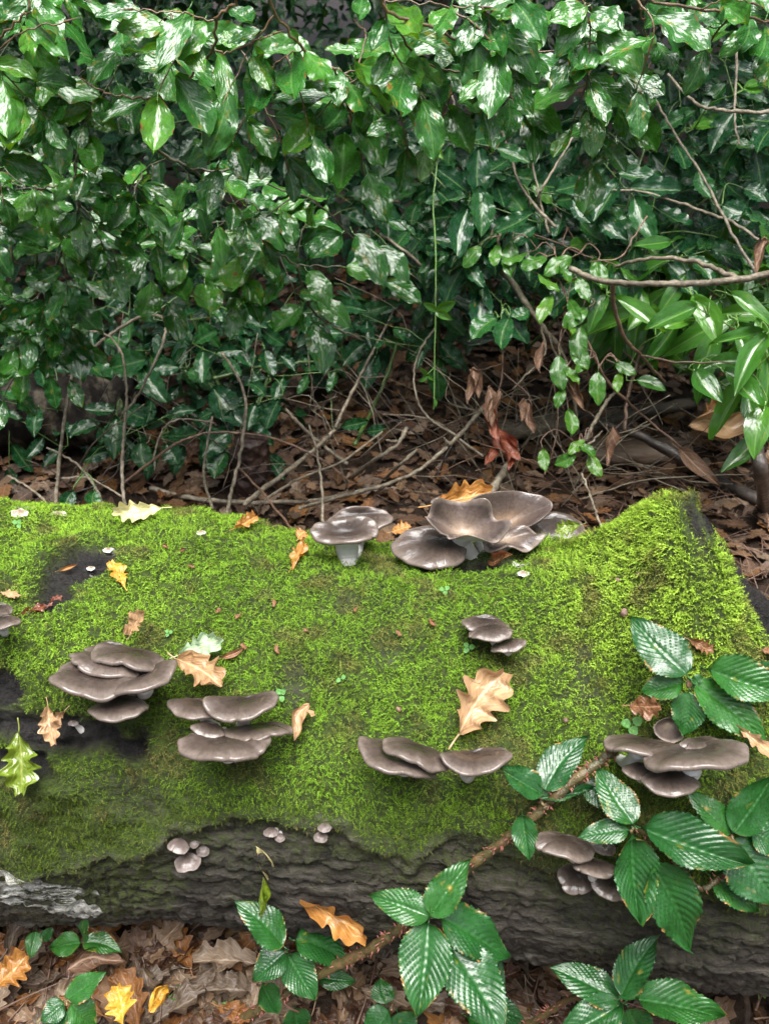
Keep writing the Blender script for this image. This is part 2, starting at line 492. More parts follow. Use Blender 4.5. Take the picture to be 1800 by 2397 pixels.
M['cap_big'] = cap_material('oyster_cap_large_skin', (0.22, 0.145, 0.09), (0.085, 0.060, 0.047), (0.048, 0.034, 0.029), (0.075, 0.056, 0.048))
M['cap_light'] = cap_material("oyster_button_skin", (0.05, 0.038, 0.033), (0.085, 0.066, 0.058), (0.12, 0.096, 0.086), (0.17, 0.14, 0.125))
M['bracket'] = cap_material("bracket_skin", (0.12, 0.08, 0.05), (0.2, 0.15, 0.11), (0.3, 0.26, 0.22), (0.55, 0.53, 0.5))
N = NT("oyster_gills")
co = N.n("ShaderNodeTexCoord").outputs["Object"]
M['gills'] = N.finish(N.ramp(N.noise(co, 60, 3), [(0.3, (0.40, 0.385, 0.36)), (0.7, (0.52, 0.505, 0.48))]), 0.5, N.bump(N.noise(co, 200, 3), 0.3, 0.002), 0.1, 0.2)

# ------------------------------------------------------------------ the fallen log: its shape follows the measured outline
US = [-1500, -600, 0, 200, 400, 550, 700, 900, 1200, 1500, 1800, 2400, 3300]
VT = [1170, 1175, 1190, 1205, 1228, 1250, 1272, 1288, 1296, 1310, 1330, 1345, 1350]
VB = [2170, 2170, 2172, 2168, 2166, 2180, 2200, 2222, 2252, 2310, 2350, 2380, 2380]
sx, sy, sz, sr = [], [], [], []
for u, vt, vb in zip(US, VT, VB):
    tt = PITCH + math.atan((vt - 1198.5) / FPX)
    tb = PITCH + math.atan((vb - 1198.5) / FPX)
    # y sin t + (k R - H) cos t = -R ; y sin b + (k R - H) cos b = R
    k = 0.97
    A = np.array([[math.sin(tt), k * math.cos(tt) + 1], [math.sin(tb), k * math.cos(tb) - 1]])
    y, R = np.linalg.solve(A, np.array([CAM_H * math.cos(tt), CAM_H * math.cos(tb)]))
    c = Vector((0, y, k * R))
    sx.append((u - 900) / FPX * (depth(c) - 0.05)); sy.append(y); sz.append(k * R); sr.append(R)
sx, sy, sz, sr = map(np.array, (sx, sy, sz, sr))

xs = np.concatenate([np.linspace(-1.5, -0.56, 40, endpoint=False), np.linspace(-0.56, 0.56, 430), np.linspace(0.565, 1.5, 40)])
ph = np.concatenate([np.linspace(-35, 125, 240, endpoint=False), np.linspace(125, 325, 36, endpoint=False)]) * math.pi / 180
XX, PH = np.meshgrid(xs, ph, indexing='ij')
CY, CZ, RR = np.interp(XX, sx, sy), np.interp(XX, sx, sz), np.interp(XX, sx, sr)
DIRY, DIRZ = -np.cos(PH), np.sin(PH)
def to_uv(pts):
    p = np.asarray(pts) - np.array(CAM)
    f = p @ np.array(FWD)
    return 900 + FPX * (p[:, 0] / f), 1198.5 - FPX * (p @ np.array(UPV)) / f

base = np.stack([XX, CY + RR * DIRY, CZ + RR * DIRZ], -1).reshape(-1, 3)
nrm0 = np.stack([XX * 0, DIRY, DIRZ], -1).reshape(-1, 3)
phd = np.degrees(PH).ravel()
xx = XX.ravel()
ub, vb_ = to_uv(base)
front = (phd > -35) & (phd < 122)

# where the moss grows: lower edge of the moss and bare, black patches
low = np.interp(ub, [-200, 0, 120, 230, 350, 450, 550, 700, 850, 1000, 1150, 1250, 1350, 1450, 1600, 1800, 2000],
                [2040, 2025, 2040, 2000, 1965, 1930, 1895, 1905, 1935, 1955, 1950, 1985, 2030, 2065, 2085, 2070, 2050])
n1 = fbm(base * 14, 4, 3); n2 = fbm(base * 45, 3, 9); n3 = fbm(base * 5, 3, 21)
edge = vb_ + (n1 - 0.5) * 170 + (n2 - 0.5) * 90
mossy = 1 - sstep(low - 45, low + 50, edge)
mossy = np.where(front, mossy, sstep(20, 60, phd) * (1 - sstep(165, 190, phd)))
def blob(u, v, ru, rv, rot=0.0, k=0.9):
    c, s = math.cos(rot), math.sin(rot)
    du, dv = ub - u, vb_ - v
    a = (du * c + dv * s) / ru; b = (-du * s + dv * c) / rv
    d = np.sqrt(a * a + b * b) + (n2 - 0.5) * k * 1.2 + (n1 - 0.5) * k
    return np.where(front, 1 - sstep(0.6, 1.2, d), 0)
black = np.zeros(len(base))
for q in ((175, 1330, 95, 45, -0.5), (130, 1395, 60, 45, 0), (150, 1712, 185, 56, 0.12), (300, 1755, 60, 36, 0.4), (50, 1790, 130, 38, 0.25), (10, 1615, 70, 38, 0.1), (1120, 1335, 110, 18, -.05),
          (300, 1195, 60, 14, 0.1)):
    black = np.maximum(black, blob(*q))
thin = blob(300, 1850, 120, 60, 0.2) * 0.55
thin = np.maximum(thin, blob(1370, 1640, 60, 40) * .5); thin = np.maximum(thin, blob(1360, 1560, 30, 50) * .6); thin = np.maximum(thin, blob(900, 1540, 50, 30) * .4)
thin = np.maximum(thin, blob(690, 1600, 35, 60) * .6); thin = np.maximum(thin, blob(430, 1440, 50, 40) * .3); thin = np.maximum(thin, blob(790, 1420, 60, 30) * .3)

# the broken branch stub that rises from the top right of the log, steep and bare on its right
hk = np.interp(ub, [1150, 1250, 1330, 1400, 1470, 1530, 1580, 1630, 1670, 1710, 1760, 1810, 1870, 2000, 3300],
               [0, 0.006, 0.018, 0.036, 0.062, 0.088, 0.099, 0.095, 0.078, 0.045, -0.005, -0.04, -0.06, -0.06, -0.03])
_cr = np.stack([xx, np.interp(xx, sx, sy) + np.interp(xx, sx, sr) * .5, np.interp(xx, sx, sz) + np.interp(xx, sx, sr) * .9], 1)
ub_c = to_uv(_cr)[0]                  # column of the log's crest
hk = np.interp(ub_c, [1150, 1250, 1320, 1370, 1415, 1460, 1500, 1540, 1572, 1602, 1640, 1685, 1740, 1880, 3300],
               [0, 0.006, 0.015, 0.028, 0.050, 0.082, 0.101, 0.101, 0.086, 0.066, 0.043, 0.018, -0.01, -0.05, -0.03])
win = np.where(hk > 0, np.exp(-((phd - 100) / 30.0) ** 2), sstep(15, 85, phd) * (1 - sstep(215, 260, phd)))
knob = hk * win
_k = base + np.outer(knob, [0.0, -0.05, 1.0])
_u, _v = to_uv(_k)
_line = np.interp(_u, [1590, 1630, 1690, 1740, 1800, 1900, 2000], [1100, 1165, 1245, 1330, 1425, 1500, 1540])
_strip = (1 - sstep(35, 75, _v - _line + (n1 - .5) * 90)) * (_u > 1625) * (_u < 1950) * (phd < 165) * (phd > 20)
stub_black = _strip
tip = np.exp(-(((ub_c - 1518) / 15.0) ** 2 + ((phd - 97 + (n1 - .5) * 10) / 8.0) ** 2)) * 1.4
black = np.maximum(black, np.clip(np.maximum(stub_black, tip), 0, 1))
mossy = mossy * (1 - black) * (1 - 0.75 * thin)

# furrowed bark where there is no moss, cushions where there is
pf = base.copy(); pf[:, 0] *= 0.22
pf3 = base.copy(); pf3[:, 1:] *= 0.5
ridge3 = np.abs(fbm(pf3 * 75, 3, 35) - 0.5) * 2
pf2 = base.copy(); pf2[:, 0] *= 0.45
ridge = np.abs(fbm(pf * 55, 4, 31) - 0.5) * 2
ridge2 = np.abs(fbm(pf2 * 120, 3, 33) - 0.5) * 2
plate = fbm(pf * 30, 4, 41, .6)
barkd = -0.010 * np.clip(1 - ridge * 4.0, 0, 1) + 0.022 * (plate - 0.5) - 0.006 * np.clip(1 - ridge3 * 5.0, 0, 1) + 0.009 * (fbm(base * 110, 3, 51) - 0.5) - 0.005 * np.clip(1 - ridge2 * 4.0, 0, 1)
mossd = 0.032 * (fbm(base * 17, 3, 61) - 0.45) + 0.014 * (fbm(base * 50, 2, 71) - 0.5)
disp = 0.55 * barkd * (1 - 0.85 * mossy) + (mossd + 0.006) * mossy + 0.016 * (n3 - 0.5) - 0.006 * black
# a ledge of loose bark under the moss
disp += black * (0.016 * (fbm(base * 100, 4, 55, .65) - 0.5) + 0.016 * (fbm(base * 35, 3, 56) - .5))
disp += 0.009 * np.exp(-((edge - low - 10) / 22.0) ** 2) * front
end = np.clip((np.abs(xx) - 1.3) / 0.2, 0, 1)
verts = base + nrm0 * (disp)[:, None] + np.outer(knob, [0.0, -0.05, 1.0])
verts[:, 2] = np.maximum(verts[:, 2], -0.01)
film = np.where(front, np.clip(blob(230, 2080, 170, 75, 0.1), 0, 1) * 0.9 + 0.3 * sstep(0.5, 0.7, n1) + 0.75 * np.exp(-((edge - low - 50) / 70.0) ** 2), 0)
lichen = np.zeros(len(base))
for q in ((15, 2058, 95, 34, 0.35, .6), (60, 2098, 140, 30, .1, .7), (125, 2138, 95, 24, .15, .7), (30, 2125, 80, 20, 0, .7)):
    lichen = np.maximum(lichen, blob(*q[:5], k=q[5]))
for (u, v, r) in ((60, 1203, 26), (1215, 1340, 22), (475, 1245, 8), (215, 1330, 9), (255, 1285, 14), (1765, 1385, 9), (1735, 1355, 10)):
    lichen = np.maximum(lichen, blob(u, v, r, r * 0.6, k=0.5))
nx, nph = len(xs), len(ph)
quads = grid_quads(nx, nph, True)[:, ::-1]
log_me = make_mesh("bark", verts, quads, M['bark'], attrs={"mossy": mossy, "black": black, "film": film, "lichen": lichen})
log_root = thing("fallen_log", "large fallen tree trunk lying across the picture, its top thickly covered in green moss", "log", (0, float(np.interp(0, sx, sy)), 0))
lo = -Vector(log_root.location)
log_bark = link("bark", log_me, log_root, loc=lo)
# closed, splintered ends out of the frame
mbE = MB()
for side, idx in ((-1, 0), (1, nx - 1)):
    ring = verts.reshape(nx, nph, 3)[idx]
    c = ring.mean(0)
    v = np.vstack([ring, c + [side * 0.01, 0, 0]])
    j = np.arange(nph)
    t = np.stack([j, (j + 1) % nph, np.full(nph, nph)], 1)
    mbE.add(v, None, t if side > 0 else t[:, ::-1])
link("cut_end", mbE.mesh("cut_end", M['rotten']), log_root, loc=lo)

LOG = BVHTree.FromPolygons([tuple(x) for x in verts], [tuple(int(i) for i in q) for q in quads])
def hit(u, v):
    """point, normal and depth where the sight line meets the log, or None"""
    d = ray(u, v)
    l = d.length
    loc, no, i, dist = LOG.ray_cast(CAM, d / l)
    if loc is None: return None
    if no.dot(d) > 0: no = -no
    return loc, no, dist / l

def hit_t(u, v, default=1.0):
    h = hit(u, v)
    return h[2] if h else default

# ------------------------------------------------------------------ moss: sprigs growing all over the mossy skin
def moss_template():
    v, t = [], []
    def pt(y): return np.array([0.05 * math.sin(3 * y), y, 0.30 * math.sin(2.6 * y)])
    ys = np.linspace(0, 1, 3)
    for y in ys:
        w = 0.045 * (1 - 0.7 * y)
        p = pt(y)
        v += [p + [-w, 0, 0], p + [w, 0, 0.015]]
    for i in range(2):
        a = 2 * i
        t += [[a, a + 1, a + 3], [a, a + 3, a + 2]]
    for i, y in enumerate((0.2, 0.5, 0.82)):
        for s in (-1, 1):
            b = len(v)
            p, p2 = pt(y - 0.06), pt(y + 0.07)
            tipv = pt(y + 0.16) + [s * 0.24 * (1 - 0.55 * y), 0.02, 0.07 + 0.03 * (i % 2)]
            v += [p, p2, tipv]
            t.append([b, b + 1, b + 2] if s > 0 else [b + 1, b, b + 2])
    return np.array(v), np.array(t)

tv, tt_ = moss_template()
vg = verts.reshape(nx, nph, 3)
qa = quads
pa, pb, pc = verts[qa[:, 0]], verts[qa[:, 1]], verts[qa[:, 3]]
area = np.linalg.norm(np.cross(pb - pa, pc - pa), axis=1)
qm = mossy[qa].mean(1)
qc = verts[qa].mean(1)
qu, qv = to_uv(qc)
qn = np.cross(verts[qa[:, 2]] - verts[qa[:, 0]], verts[qa[:, 3]] - verts[qa[:, 1]])
qn /= np.linalg.norm(qn, axis=1, keepdims=True) + 1e-12
outw = np.stack([qc[:, 0] * 0, qc[:, 1] - np.interp(qc[:, 0], sx, sy), qc[:, 2] - np.interp(qc[:, 0], sx, sz)], 1)
flip = np.sign((qn * outw).sum(1)); qn *= np.where(flip == 0, 1, flip)[:, None]
facing = (qn * (np.array(CAM) - qc)).sum(1) > -0.25
inview = (qu > -260) & (qu < 2060) & (qv < 2250) & facing
wgt = area * np.where(inview, 1.0, 0.06) * np.clip(qm, 0, 1) ** 1.3 * np.clip(1 - 1.3 * black[qa].mean(1), 0, 1)
wgt += area * 0.10 * inview * np.clip(black[qa].mean(1), 0, 1)
wgt += area * 0.05 * inview * (np.clip(film[qa].mean(1) * 1.2, 0, 1) + 0.5 * thin[qa].mean(1))
NS = 128000
pick = RNG.choice(len(qa), NS, p=wgt / wgt.sum())
r1, r2 = RNG.random(NS)[:, None], RNG.random(NS)[:, None]
q4 = verts[qa[pick]]
pos = (q4[:, 0] * (1 - r1) + q4[:, 1] * r1) * (1 - r2) + (q4[:, 3] * (1 - r1) + q4[:, 2] * r1) * r2
nn = qn[pick]
rd = RNG.normal(0, 1, (NS, 3))
clump = np.stack([vnoise(pos * 40, 5), vnoise(pos * 40, 6), vnoise(pos * 40, 7)], 1) - 0.5
pu, pv = to_uv(pos)
lowside = sstep(1500, 1900, pv)[:, None]
g = np.array([0, -0.25, -1.0])
dirv = rd * 0.9 + clump * 2.0 + g * (0.1 + 0.55 * lowside)
dirv -= nn * (dirv * nn).sum(1, keepdims=True)
dirv /= np.linalg.norm(dirv, axis=1, keepdims=True) + 1e-9
lift = RNG.uniform(0.15, 0.95, NS)[:, None]
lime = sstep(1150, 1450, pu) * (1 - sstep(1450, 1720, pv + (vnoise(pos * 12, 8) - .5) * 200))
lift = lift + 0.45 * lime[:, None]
yv = dirv + nn * lift
yv /= np.linalg.norm(yv, axis=1, keepdims=True)
xv = np.cross(yv, nn); xv /= np.linalg.norm(xv, axis=1, keepdims=True) + 1e-9
zv = np.cross(xv, yv)
ln = RNG.uniform(0.0029, 0.0062, NS) * (1 - 0.15 * lowside[:, 0]) * (1 + 0.25 * lime) * (0.75 + 0.5 * qm[pick])
wd = ln * RNG.uniform(0.75, 1.25, NS)
V = pos[:, None, :] - nn[:, None, :] * 0.001 + tv[None, :, 0:1] * xv[:, None, :] * wd[:, None, None] + tv[None, :, 1:2] * yv[:, None, :] * ln[:, None, None] + tv[None, :, 2:3] * zv[:, None, :] * ln[:, None, None]
T = tt_[None] + (np.arange(NS) * len(tv))[:, None, None]
# moss tint varies in patches, with light and shade painted in as well
k1 = fbm(pos * 7, 3, 81); k2 = fbm(pos * 30, 3, 91); k3 = RNG.random(NS)
limec = np.array([0.27, 0.40, 0.045]); midc = np.array([0.138, 0.252, 0.021]); olive = np.array([0.065, 0.098, 0.012]); brown = np.array([0.13, 0.105, 0.04]); bright = np.array([0.215, 0.355, 0.033])
tint = np.repeat(midc[None], NS, 0)
def mixc(c, f):
    global tint
    f = np.clip(f, 0, 1)[:, None]
    tint = tint * (1 - f) + c * f
top_light = 1 - sstep(1180, 1330, pv)
mixc(bright, sstep(0.45, 0.7, k1) * 0.6 + top_light * 0.45)  # brighter top band paints in light from above
mixc(limec, lime * (0.45 + 0.75 * k2))  # lime on the right paints in direct sky light
low_shade = sstep(1780, 1980, pv + (k1 - .5) * 300) * 0.75 + (1 - sstep(350, 620, pu)) * sstep(1500, 1700, pv) * 0.7  # low front darkened to olive as painted shade
mixc(olive, low_shade)
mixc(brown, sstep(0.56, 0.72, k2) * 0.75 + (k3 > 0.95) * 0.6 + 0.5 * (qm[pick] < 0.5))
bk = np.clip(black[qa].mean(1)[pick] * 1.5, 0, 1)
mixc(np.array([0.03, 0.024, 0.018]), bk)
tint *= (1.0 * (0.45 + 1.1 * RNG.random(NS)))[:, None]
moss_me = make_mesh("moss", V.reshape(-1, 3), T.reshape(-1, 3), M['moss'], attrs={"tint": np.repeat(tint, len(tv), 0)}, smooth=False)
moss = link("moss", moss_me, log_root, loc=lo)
moss["kind"] = "stuff"

# ------------------------------------------------------------------ ground
def gh(x, y):
    p = np.stack([np.ravel(x), np.ravel(y), np.zeros(np.size(x))], 1)
    h = 0.05 * (fbm(p * 1.7, 3, 101) - 0.5) + 0.02 * (fbm(p * 9, 3, 111) - 0.5)
    return h.reshape(np.shape(x)) - 0.012
gx = np.concatenate([-np.geomspace(60, 2.6, 24), np.linspace(-2.5, 2.5, 130), np.geomspace(2.6, 60, 24)])
gy = np.concatenate([-np.geomspace(60, 0.6, 18), np.linspace(-0.5, 4.0, 120), np.geomspace(4.1, 60, 30)])
GX, GY = np.meshgrid(gx, gy, indexing='ij')
gv = np.stack([GX, GY, gh(GX, GY)], -1).reshape(-1, 3)
ground = link("ground", make_mesh("ground", gv, grid_quads(len(gx), len(gy)), M['soil']))
ground["kind"] = "structure"

# ------------------------------------------------------------------ leaves
def leaf_mesh(name, kind, seed, mat, nt=18, ns=8, petiole=0.16, flat=False):
    """unit leaf: base at 0, tip at y=1, face up +z"""
    r = random.Random(seed)
    T_ = np.linspace(0, 1, nt + 1)
    S = np.linspace(-1, 1, 2 * (ns // 2) + 1)
    tt, ss = np.meshgrid(T_, S, indexing='ij')
    d = np.abs(ss)
    p1, p2, p3 = r.uniform(0, 6.3), r.uniform(0, 6.3), r.uniform(0, 6.3)
    side = np.where(ss >= 0, 1.0, -1.0)
    curl = r.uniform(-0.14, 0.42)
    y = tt.copy()
    if kind == 'beech':
        w = 0.262 * np.sin(np.pi * np.clip(tt, 0, 1) ** 0.88) ** 0.72 + 0.004
        w *= 1 + 0.03 * np.sin(2 * np.pi * 6 * tt + p1 * side)
        z = 0.12 * d ** 1.2 * r.uniform(-0.6, 1.5) + 0.035 * d ** 2 * np.sin(2 * np.pi * 2.6 * tt + p1 + 1.7 * side) + 0.003 * np.cos(2 * np.pi * 8 * (tt - 0.28 * d)) * np.sin(np.pi * tt)
        z -= curl * tt ** 2 * 0.9
        z += 0.05 * ss * np.sin(3 * tt + p2)
        y = tt + 0.05 * d * np.sin(np.pi * tt)
    elif kind == 'holly':
        nsp = 7
        saw = np.abs(((tt * nsp + (0.25 if r.random() > .5 else 0.0)) % 1.0) - 0.5) * 2
        w = 0.215 * np.sin(np.pi * tt ** 0.92) ** 0.75 + 0.003
        spike = np.where(d > 0.99, saw ** 3.0, 0) * np.sin(np.pi * tt) ** 0.3
        w = w * (1 + spike * r.uniform(0.13, 0.22))
        z = 0.16 * d ** 1.5 * 0.6 + 0.028 * d ** 2 * np.cos(2 * np.pi * nsp * tt * 0.5 + p1 * side) - curl * tt ** 2 * 0.6
    elif kind == 'holly_low':
        w = 0.24 * np.sin(np.pi * tt ** 0.9) ** 0.8 + 0.003
        w = w * (1 + np.where(d > 0.9, 0.18 * (np.arange(nt + 1) % 2)[:, None], 0))
        z = 0.12 * d - curl * tt ** 2 * 0.7
    elif kind == 'laurel':
        w = 0.16 * np.sin(np.pi * tt ** 0.85) ** 0.8 + 0.003
        z = 0.14 * d * r.uniform(0.3, 1.4) - (0.15 + curl) * tt ** 2 + 0.02 * np.sin(9 * tt + p1) * ss
    elif kind == 'bramble':
        w = 0.36 * np.sin(np.pi * tt ** 0.72) ** 0.72 * (1 - 0.30 * tt ** 4) + 0.003
        w = w * np.where(tt > 0.88, (1.0 - (tt - 0.88) * 2.2), 1.0)
        saw = (tt * 22) % 1.0
        w = w * (1 - np.where(d > 0.99, 0.10 * saw, 0))
        nv = 11
        phs = nv * (tt - 0.42 * d * (1 - 0.3 * tt))
        z = 0.15 * d * r.uniform(0.1, 0.9) + 0.040 * np.abs(np.sin(np.pi * phs)) * np.clip(d * 5, 0, 1) * np.sin(np.pi * np.clip(tt, .05, .95)) - curl * 0.9 * tt ** 2
        z += 0.03 * d ** 2 * np.sin(2 * np.pi * 2.1 * tt + p1 + side)
        z += 0.03 * ss * math.sin(p2)
    elif kind == 'oak':
        nl = 4.6
        lob = 0.5 + 0.5 * np.cos(2 * np.pi * (nl * tt + 0.08 * side * math.sin(p1)) + 0.6 + p1 * 0.3)
        w0 = 0.285 * np.sin(np.pi * np.clip(tt * 0.93 + 0.035, 0, 1) ** 1.25) ** 0.7
        w = w0 * (0.60 + 0.40 * lob) + 0.004
        w = w * (1 - 0.1 * np.where(d > .9, np.sin(37 * tt + p2), 0))
        y = tt + 0.05 * d * lob
        z = r.uniform(0.0, 0.35) * d ** 1.6 * 0.5 + 0.07 * d * np.sin(2 * np.pi * nl * tt * 0.5 + p2 + 2 * side) + r.uniform(-0.3, 0.35) * (tt - 0.5) ** 2
        z += 0.05 * ss * np.sin(4 * tt + p3)
        z += 0.012 * np.cos(2 * np.pi * 6 * (tt - .3 * d))
        if flat: z = z * 0.45
    elif kind == 'creeper':
        w = 0.24 * np.sin(np.pi * tt ** 0.8) ** 0.9 + 0.003
        z = 0.1 * d - 0.2 * tt ** 2
    else:   # round seedling leaf
        w = 0.42 * np.sin(np.pi * tt ** 0.7) ** 0.6 + 0.003
        z = 0.08 * d
    bend = 0.06 * math.sin(p3)
    x = ss * w + bend * np.sin(np.pi * tt)
    v = np.stack([x, y, z], -1).reshape(-1, 3)
    uv = np.stack([(ss + 1) / 2, tt], -1).reshape(-1, 2)
    mb = MB()
    mb.add(v, grid_quads(nt + 1, len(S))[:, ::-1], None, uv)
    if petiole:
        pm = MB()
        tube(pm, [(0, -petiole, 0.03), (0, -petiole * 0.4, -0.012), (0, 0.02, 0.0)], 0.013, 0.011, n=5, sides=4)
        for q in pm.q: pass
        mb.add(np.concatenate(pm.v), np.concatenate(pm.q), np.concatenate(pm.t), np.tile([0.5, 0.02], (pm.n, 1)))
    return mb.mesh(name, mat)

LM = {}
LM['beech'] = [leaf_mesh("leaf", 'beech', 10 + i, M['beech'], 34, 8) for i in range(9)]
LM['holly'] = [leaf_mesh("leaf", 'holly', 40 + i, M['holly'], 42, 8, 0.12) for i in range(7)]
LM['laurel'] = [leaf_mesh("leaf", 'laurel', 60 + i, M['laurel'], 14, 6, 0.1) for i in range(6)]
LM['bramble'] = [leaf_mesh("leaflet", 'bramble', 80 + i, M['bramble'], 66, 22, 0.10) for i in range(8)]
LM['dead'] = [leaf_mesh("fallen_leaf", 'oak', 100 + i, M['dead'], 24, 6, 0.2, i % 3 > 0) for i in range(10)]
LM['creeper'] = [leaf_mesh("leaf", 'creeper', 130 + i, M['young'], 10, 4, 0.1) for i in range(3)]
LM['young'] = [leaf_mesh("leaf", 'beech', 140 + i, M['young'], 18, 6, 0.12) for i in range(4)]
LM['seedling'] = [leaf_mesh("leaf", 'round', 150 + i, M['seedling'], 8, 4, 0.3) for i in range(2)]

def frame(base, tip, normal, width=None, wref=1.0):
    """matrix that lays a unit leaf from base to tip, facing normal"""
    base, tip = Vector(base), Vector(tip)
    y = tip - base
    L = y.length
    y.normalize()
    n = Vector(normal)
    z = n - y * n.dot(y)
    if z.length < 1e-4:
        z = Vector((0.3, 0.2, 1)) - y * y.dot(Vector((0.3, 0.2, 1)))
    z.normalize()
    x = y.cross(z)
    sxk = L if width is None else width / wref
    m = Matrix(((x.x * sxk, y.x * L, z.x * L, base.x), (x.y * sxk, y.y * L, z.y * L, base.y), (x.z * sxk, y.z * L, z.z * L, base.z), (0, 0, 0, 1)))
    return m

WREF = {'beech': 0.52, 'bramble': 0.68, 'holly': 0.48, 'laurel': 0.32, 'oak': 0.54, 'creeper': 0.48, 'round': 0.8, 'young': 0.6}

def put_leaf(name, me, parent, base, tip, normal, width=None, kind='beech'):
    m = frame(base, tip, normal, width, WREF.get(kind, 0.6))
    if parent is not None:
        m = Matrix.Translation(-Vector(parent.location)) @ m
    return link(name, me, parent, mat4=m)

def rv(s=1.0):
    return Vector((random.gauss(0, s), random.gauss(0, s), random.gauss(0, s)))

def to_cam(p):
    return (CAM - Vector(p)).normalized()

def px(n, t):
    return n * t / FPX

# ------------------------------------------------------------------ beech boughs hanging over the log
def bdepth(v, off=0.0):
    return float(np.interp(v, [-100, 0, 300, 600, 850], [0.96, 1.0, 1.18, 1.42, 1.58])) + off

class Bough:
    def __init__(s, label, mat='twig_beech'):
        s.label, s.mat, s.wood, s.pts, s.leaves, s.root = label, mat, MB(), [], [], None
    def limb(s, uvs, r0, r1, off=0.0):
        pts = [P(u, v, bdepth(v, off)) for u, v in uvs]
        if s.root is None: s.root = pts[0]
        r0, r1 = px(r0, depth(pts[0])) / 2, px(r1, depth(pts[-1])) / 2
        c = tube(s.wood, pts, r0, r1, n=6 * (len(pts) - 1) + 2, sides=7, jit=0.0012, knots=0.14)
        s.pts.append(c)
        # pointed end bud
        e = Vector(c[-1]); dd = (e - Vector(c[-3])).normalized()
        tube(s.wood, [e, e + dd * 0.008, e + dd * 0.017], 0.0016, 0.0003, n=5, sides=5)
        return s
    def leaf(s, b, t, w, off=0.0, tilt=None):
        tb = bdepth(b[1], off)
        base = P(b[0], b[1], tb)
        tip = P(t[0], t[1], tb - 0.00045 * (t[1] - b[1]) + random.uniform(-0.012, 0.012))
        nrm = to_cam(base) * 0.68 + WUP * 0.68 + rv(0.18) if tilt is None else Vector(tilt)
        s.leaves.append((base, tip, nrm, px(w, tb) * 1.12, False))
        return s
    def sprig(s, target, nleaf=5, size=0.064, off=0.0):
        """side twig from the nearest wood to the target, carrying leaves"""
        tgt = P(target[0], target[1], bdepth(target[1], off))
        allp = np.concatenate(s.pts)
        k = np.argmin(np.linalg.norm(allp - np.array(tgt), axis=1))
        a = Vector(allp[k])
        d = tgt - a
        L = d.length
        if L < 0.05:
            d = Vector((random.uniform(-1, 1), -0.2, -0.8)).normalized() * 0.10; tgt = a + d; L = 0.1
        mid = a + d * 0.5 + Vector((0, 0, 0.10 * L)) + rv(0.01)
        c = tube(s.wood, [a, mid, tgt], 0.0014, 0.0007, n=10, sides=5, jit=0.0008)
        e = Vector(c[-1]); dd = (e - Vector(c[-2])).normalized()
        tube(s.wood, [e, e + dd * 0.007, e + dd * 0.015], 0.0014, 0.0003, n=4, sides=5)
        first = 0.15 if L < 0.2 else 0.5
        sgn = random.choice((-1, 1))
        for i in range(nleaf):
            f = first + (1 - first) * (i + 0.5) / nleaf
            b = Vector(c[min(9, int(f * 9.99))])
            tw = d.normalized()
            sgn = -sgn
            n = to_cam(b) * 0.62 + WUP * 0.72 + rv(0.26)
            n.normalize()
            sidev = tw.cross(n).normalized() * sgn
            dr = tw * 0.55 + sidev * random.uniform(0.55, 1.0) + Vector((0, -0.12, -0.5)) * random.uniform(-0.15, 1.3)
            if i == nleaf - 1: dr = tw + Vector((0, -0.1, -0.6))
            dr = dr - n * dr.dot(n) * 0.85
            dr.normalize()
            ll = size * random.uniform(0.6, 1.15)
            b2 = b + dr * ll * 0.14
            s.leaves.append((b2, b2 + dr * ll, n, None, True))
        return s
    def build(s):
        root = thing("beech_branch", s.label, "branch", s.root, "beech branches hanging over the log")
        link("branch", s.wood.mesh("branch", M[s.mat], origin=s.root), root)
        for i, (b, t, n, w, _) in enumerate(s.leaves):
            me = random.choice(LM['beech'])
            put_leaf("leaf", me, root, b, t, n, w, 'beech')
        return root

B1 = Bough("grey crooked beech branch dividing in the upper left, one arm hanging down", 'bough')
B1.limb([(70, -40), (85, 85), (92, 125), (112, 162), (132, 183), (155, 196), (168, 222), (205, 233), (230, 250)], 17, 12, 0.08)
B1.limb([(230, 250), (222, 268), (205, 300), (198, 335), (182, 362), (176, 420), (186, 475), (165, 548), (140, 596), (120, 650), (70, 725), (82, 790), (78, 850)], 10, 4, 0.05)
B1.limb([(168, 222), (130, 232), (95, 258), (72, 285), (85, 325)], 8, 4, 0.06)
B1.limb([(160, 192), (200, 165), (295, 123)], 5, 3, 0.08)
B1.limb([(176, 430), (110, 438), (60, 440)], 4, 3, 0.03)
B1.limb([(82, 800), (60, 860), (30, 880)], 4, 3, 0.03)
B2 = Bough("long thin beech branch slanting from upper left to three hanging leaves mid-picture", 'bough')
B2.limb([(230, 250), (282, 268), (330, 312), (392, 366), (452, 396), (520, 462), (566, 497), (612, 556), (696, 620)], 10, 6, 0.06)
B2.limb([(696, 620), (705, 662), (728, 722), (780, 765), (832, 787)], 6, 3.5, 0.02)
B2.limb([(696, 620), (760, 622), (830, 630), (900, 660)], 4, 3, 0.04)
B2.limb([(566, 497), (520, 525), (470, 552), (400, 545)], 6, 4, 0.08)
B2.limb([(392, 366), (330, 405), (300, 460)], 4.5, 3, 0.08)
B2.limb([(452, 396), (560, 402), (650, 440), (745, 475), (830, 560), (900, 605), (960, 640)], 5, 3, 0.03)
B3 = Bough("beech branch dropping from the top edge, bending back left of the middle")
B3.limb([(556, -30), (548, 5), (506, 45), (500, 116), (450, 172), (400, 210), (365, 230), (300, 224), (250, 214), (215, 200)], 9, 4, -0.04)
B3.limb([(500, 118), (540, 119), (600, 95), (640, 78)], 5, 3, -0.04)
B3.limb([(506, 45), (440, 32), (395, 25), (310, 20)], 5, 3, -0.02)
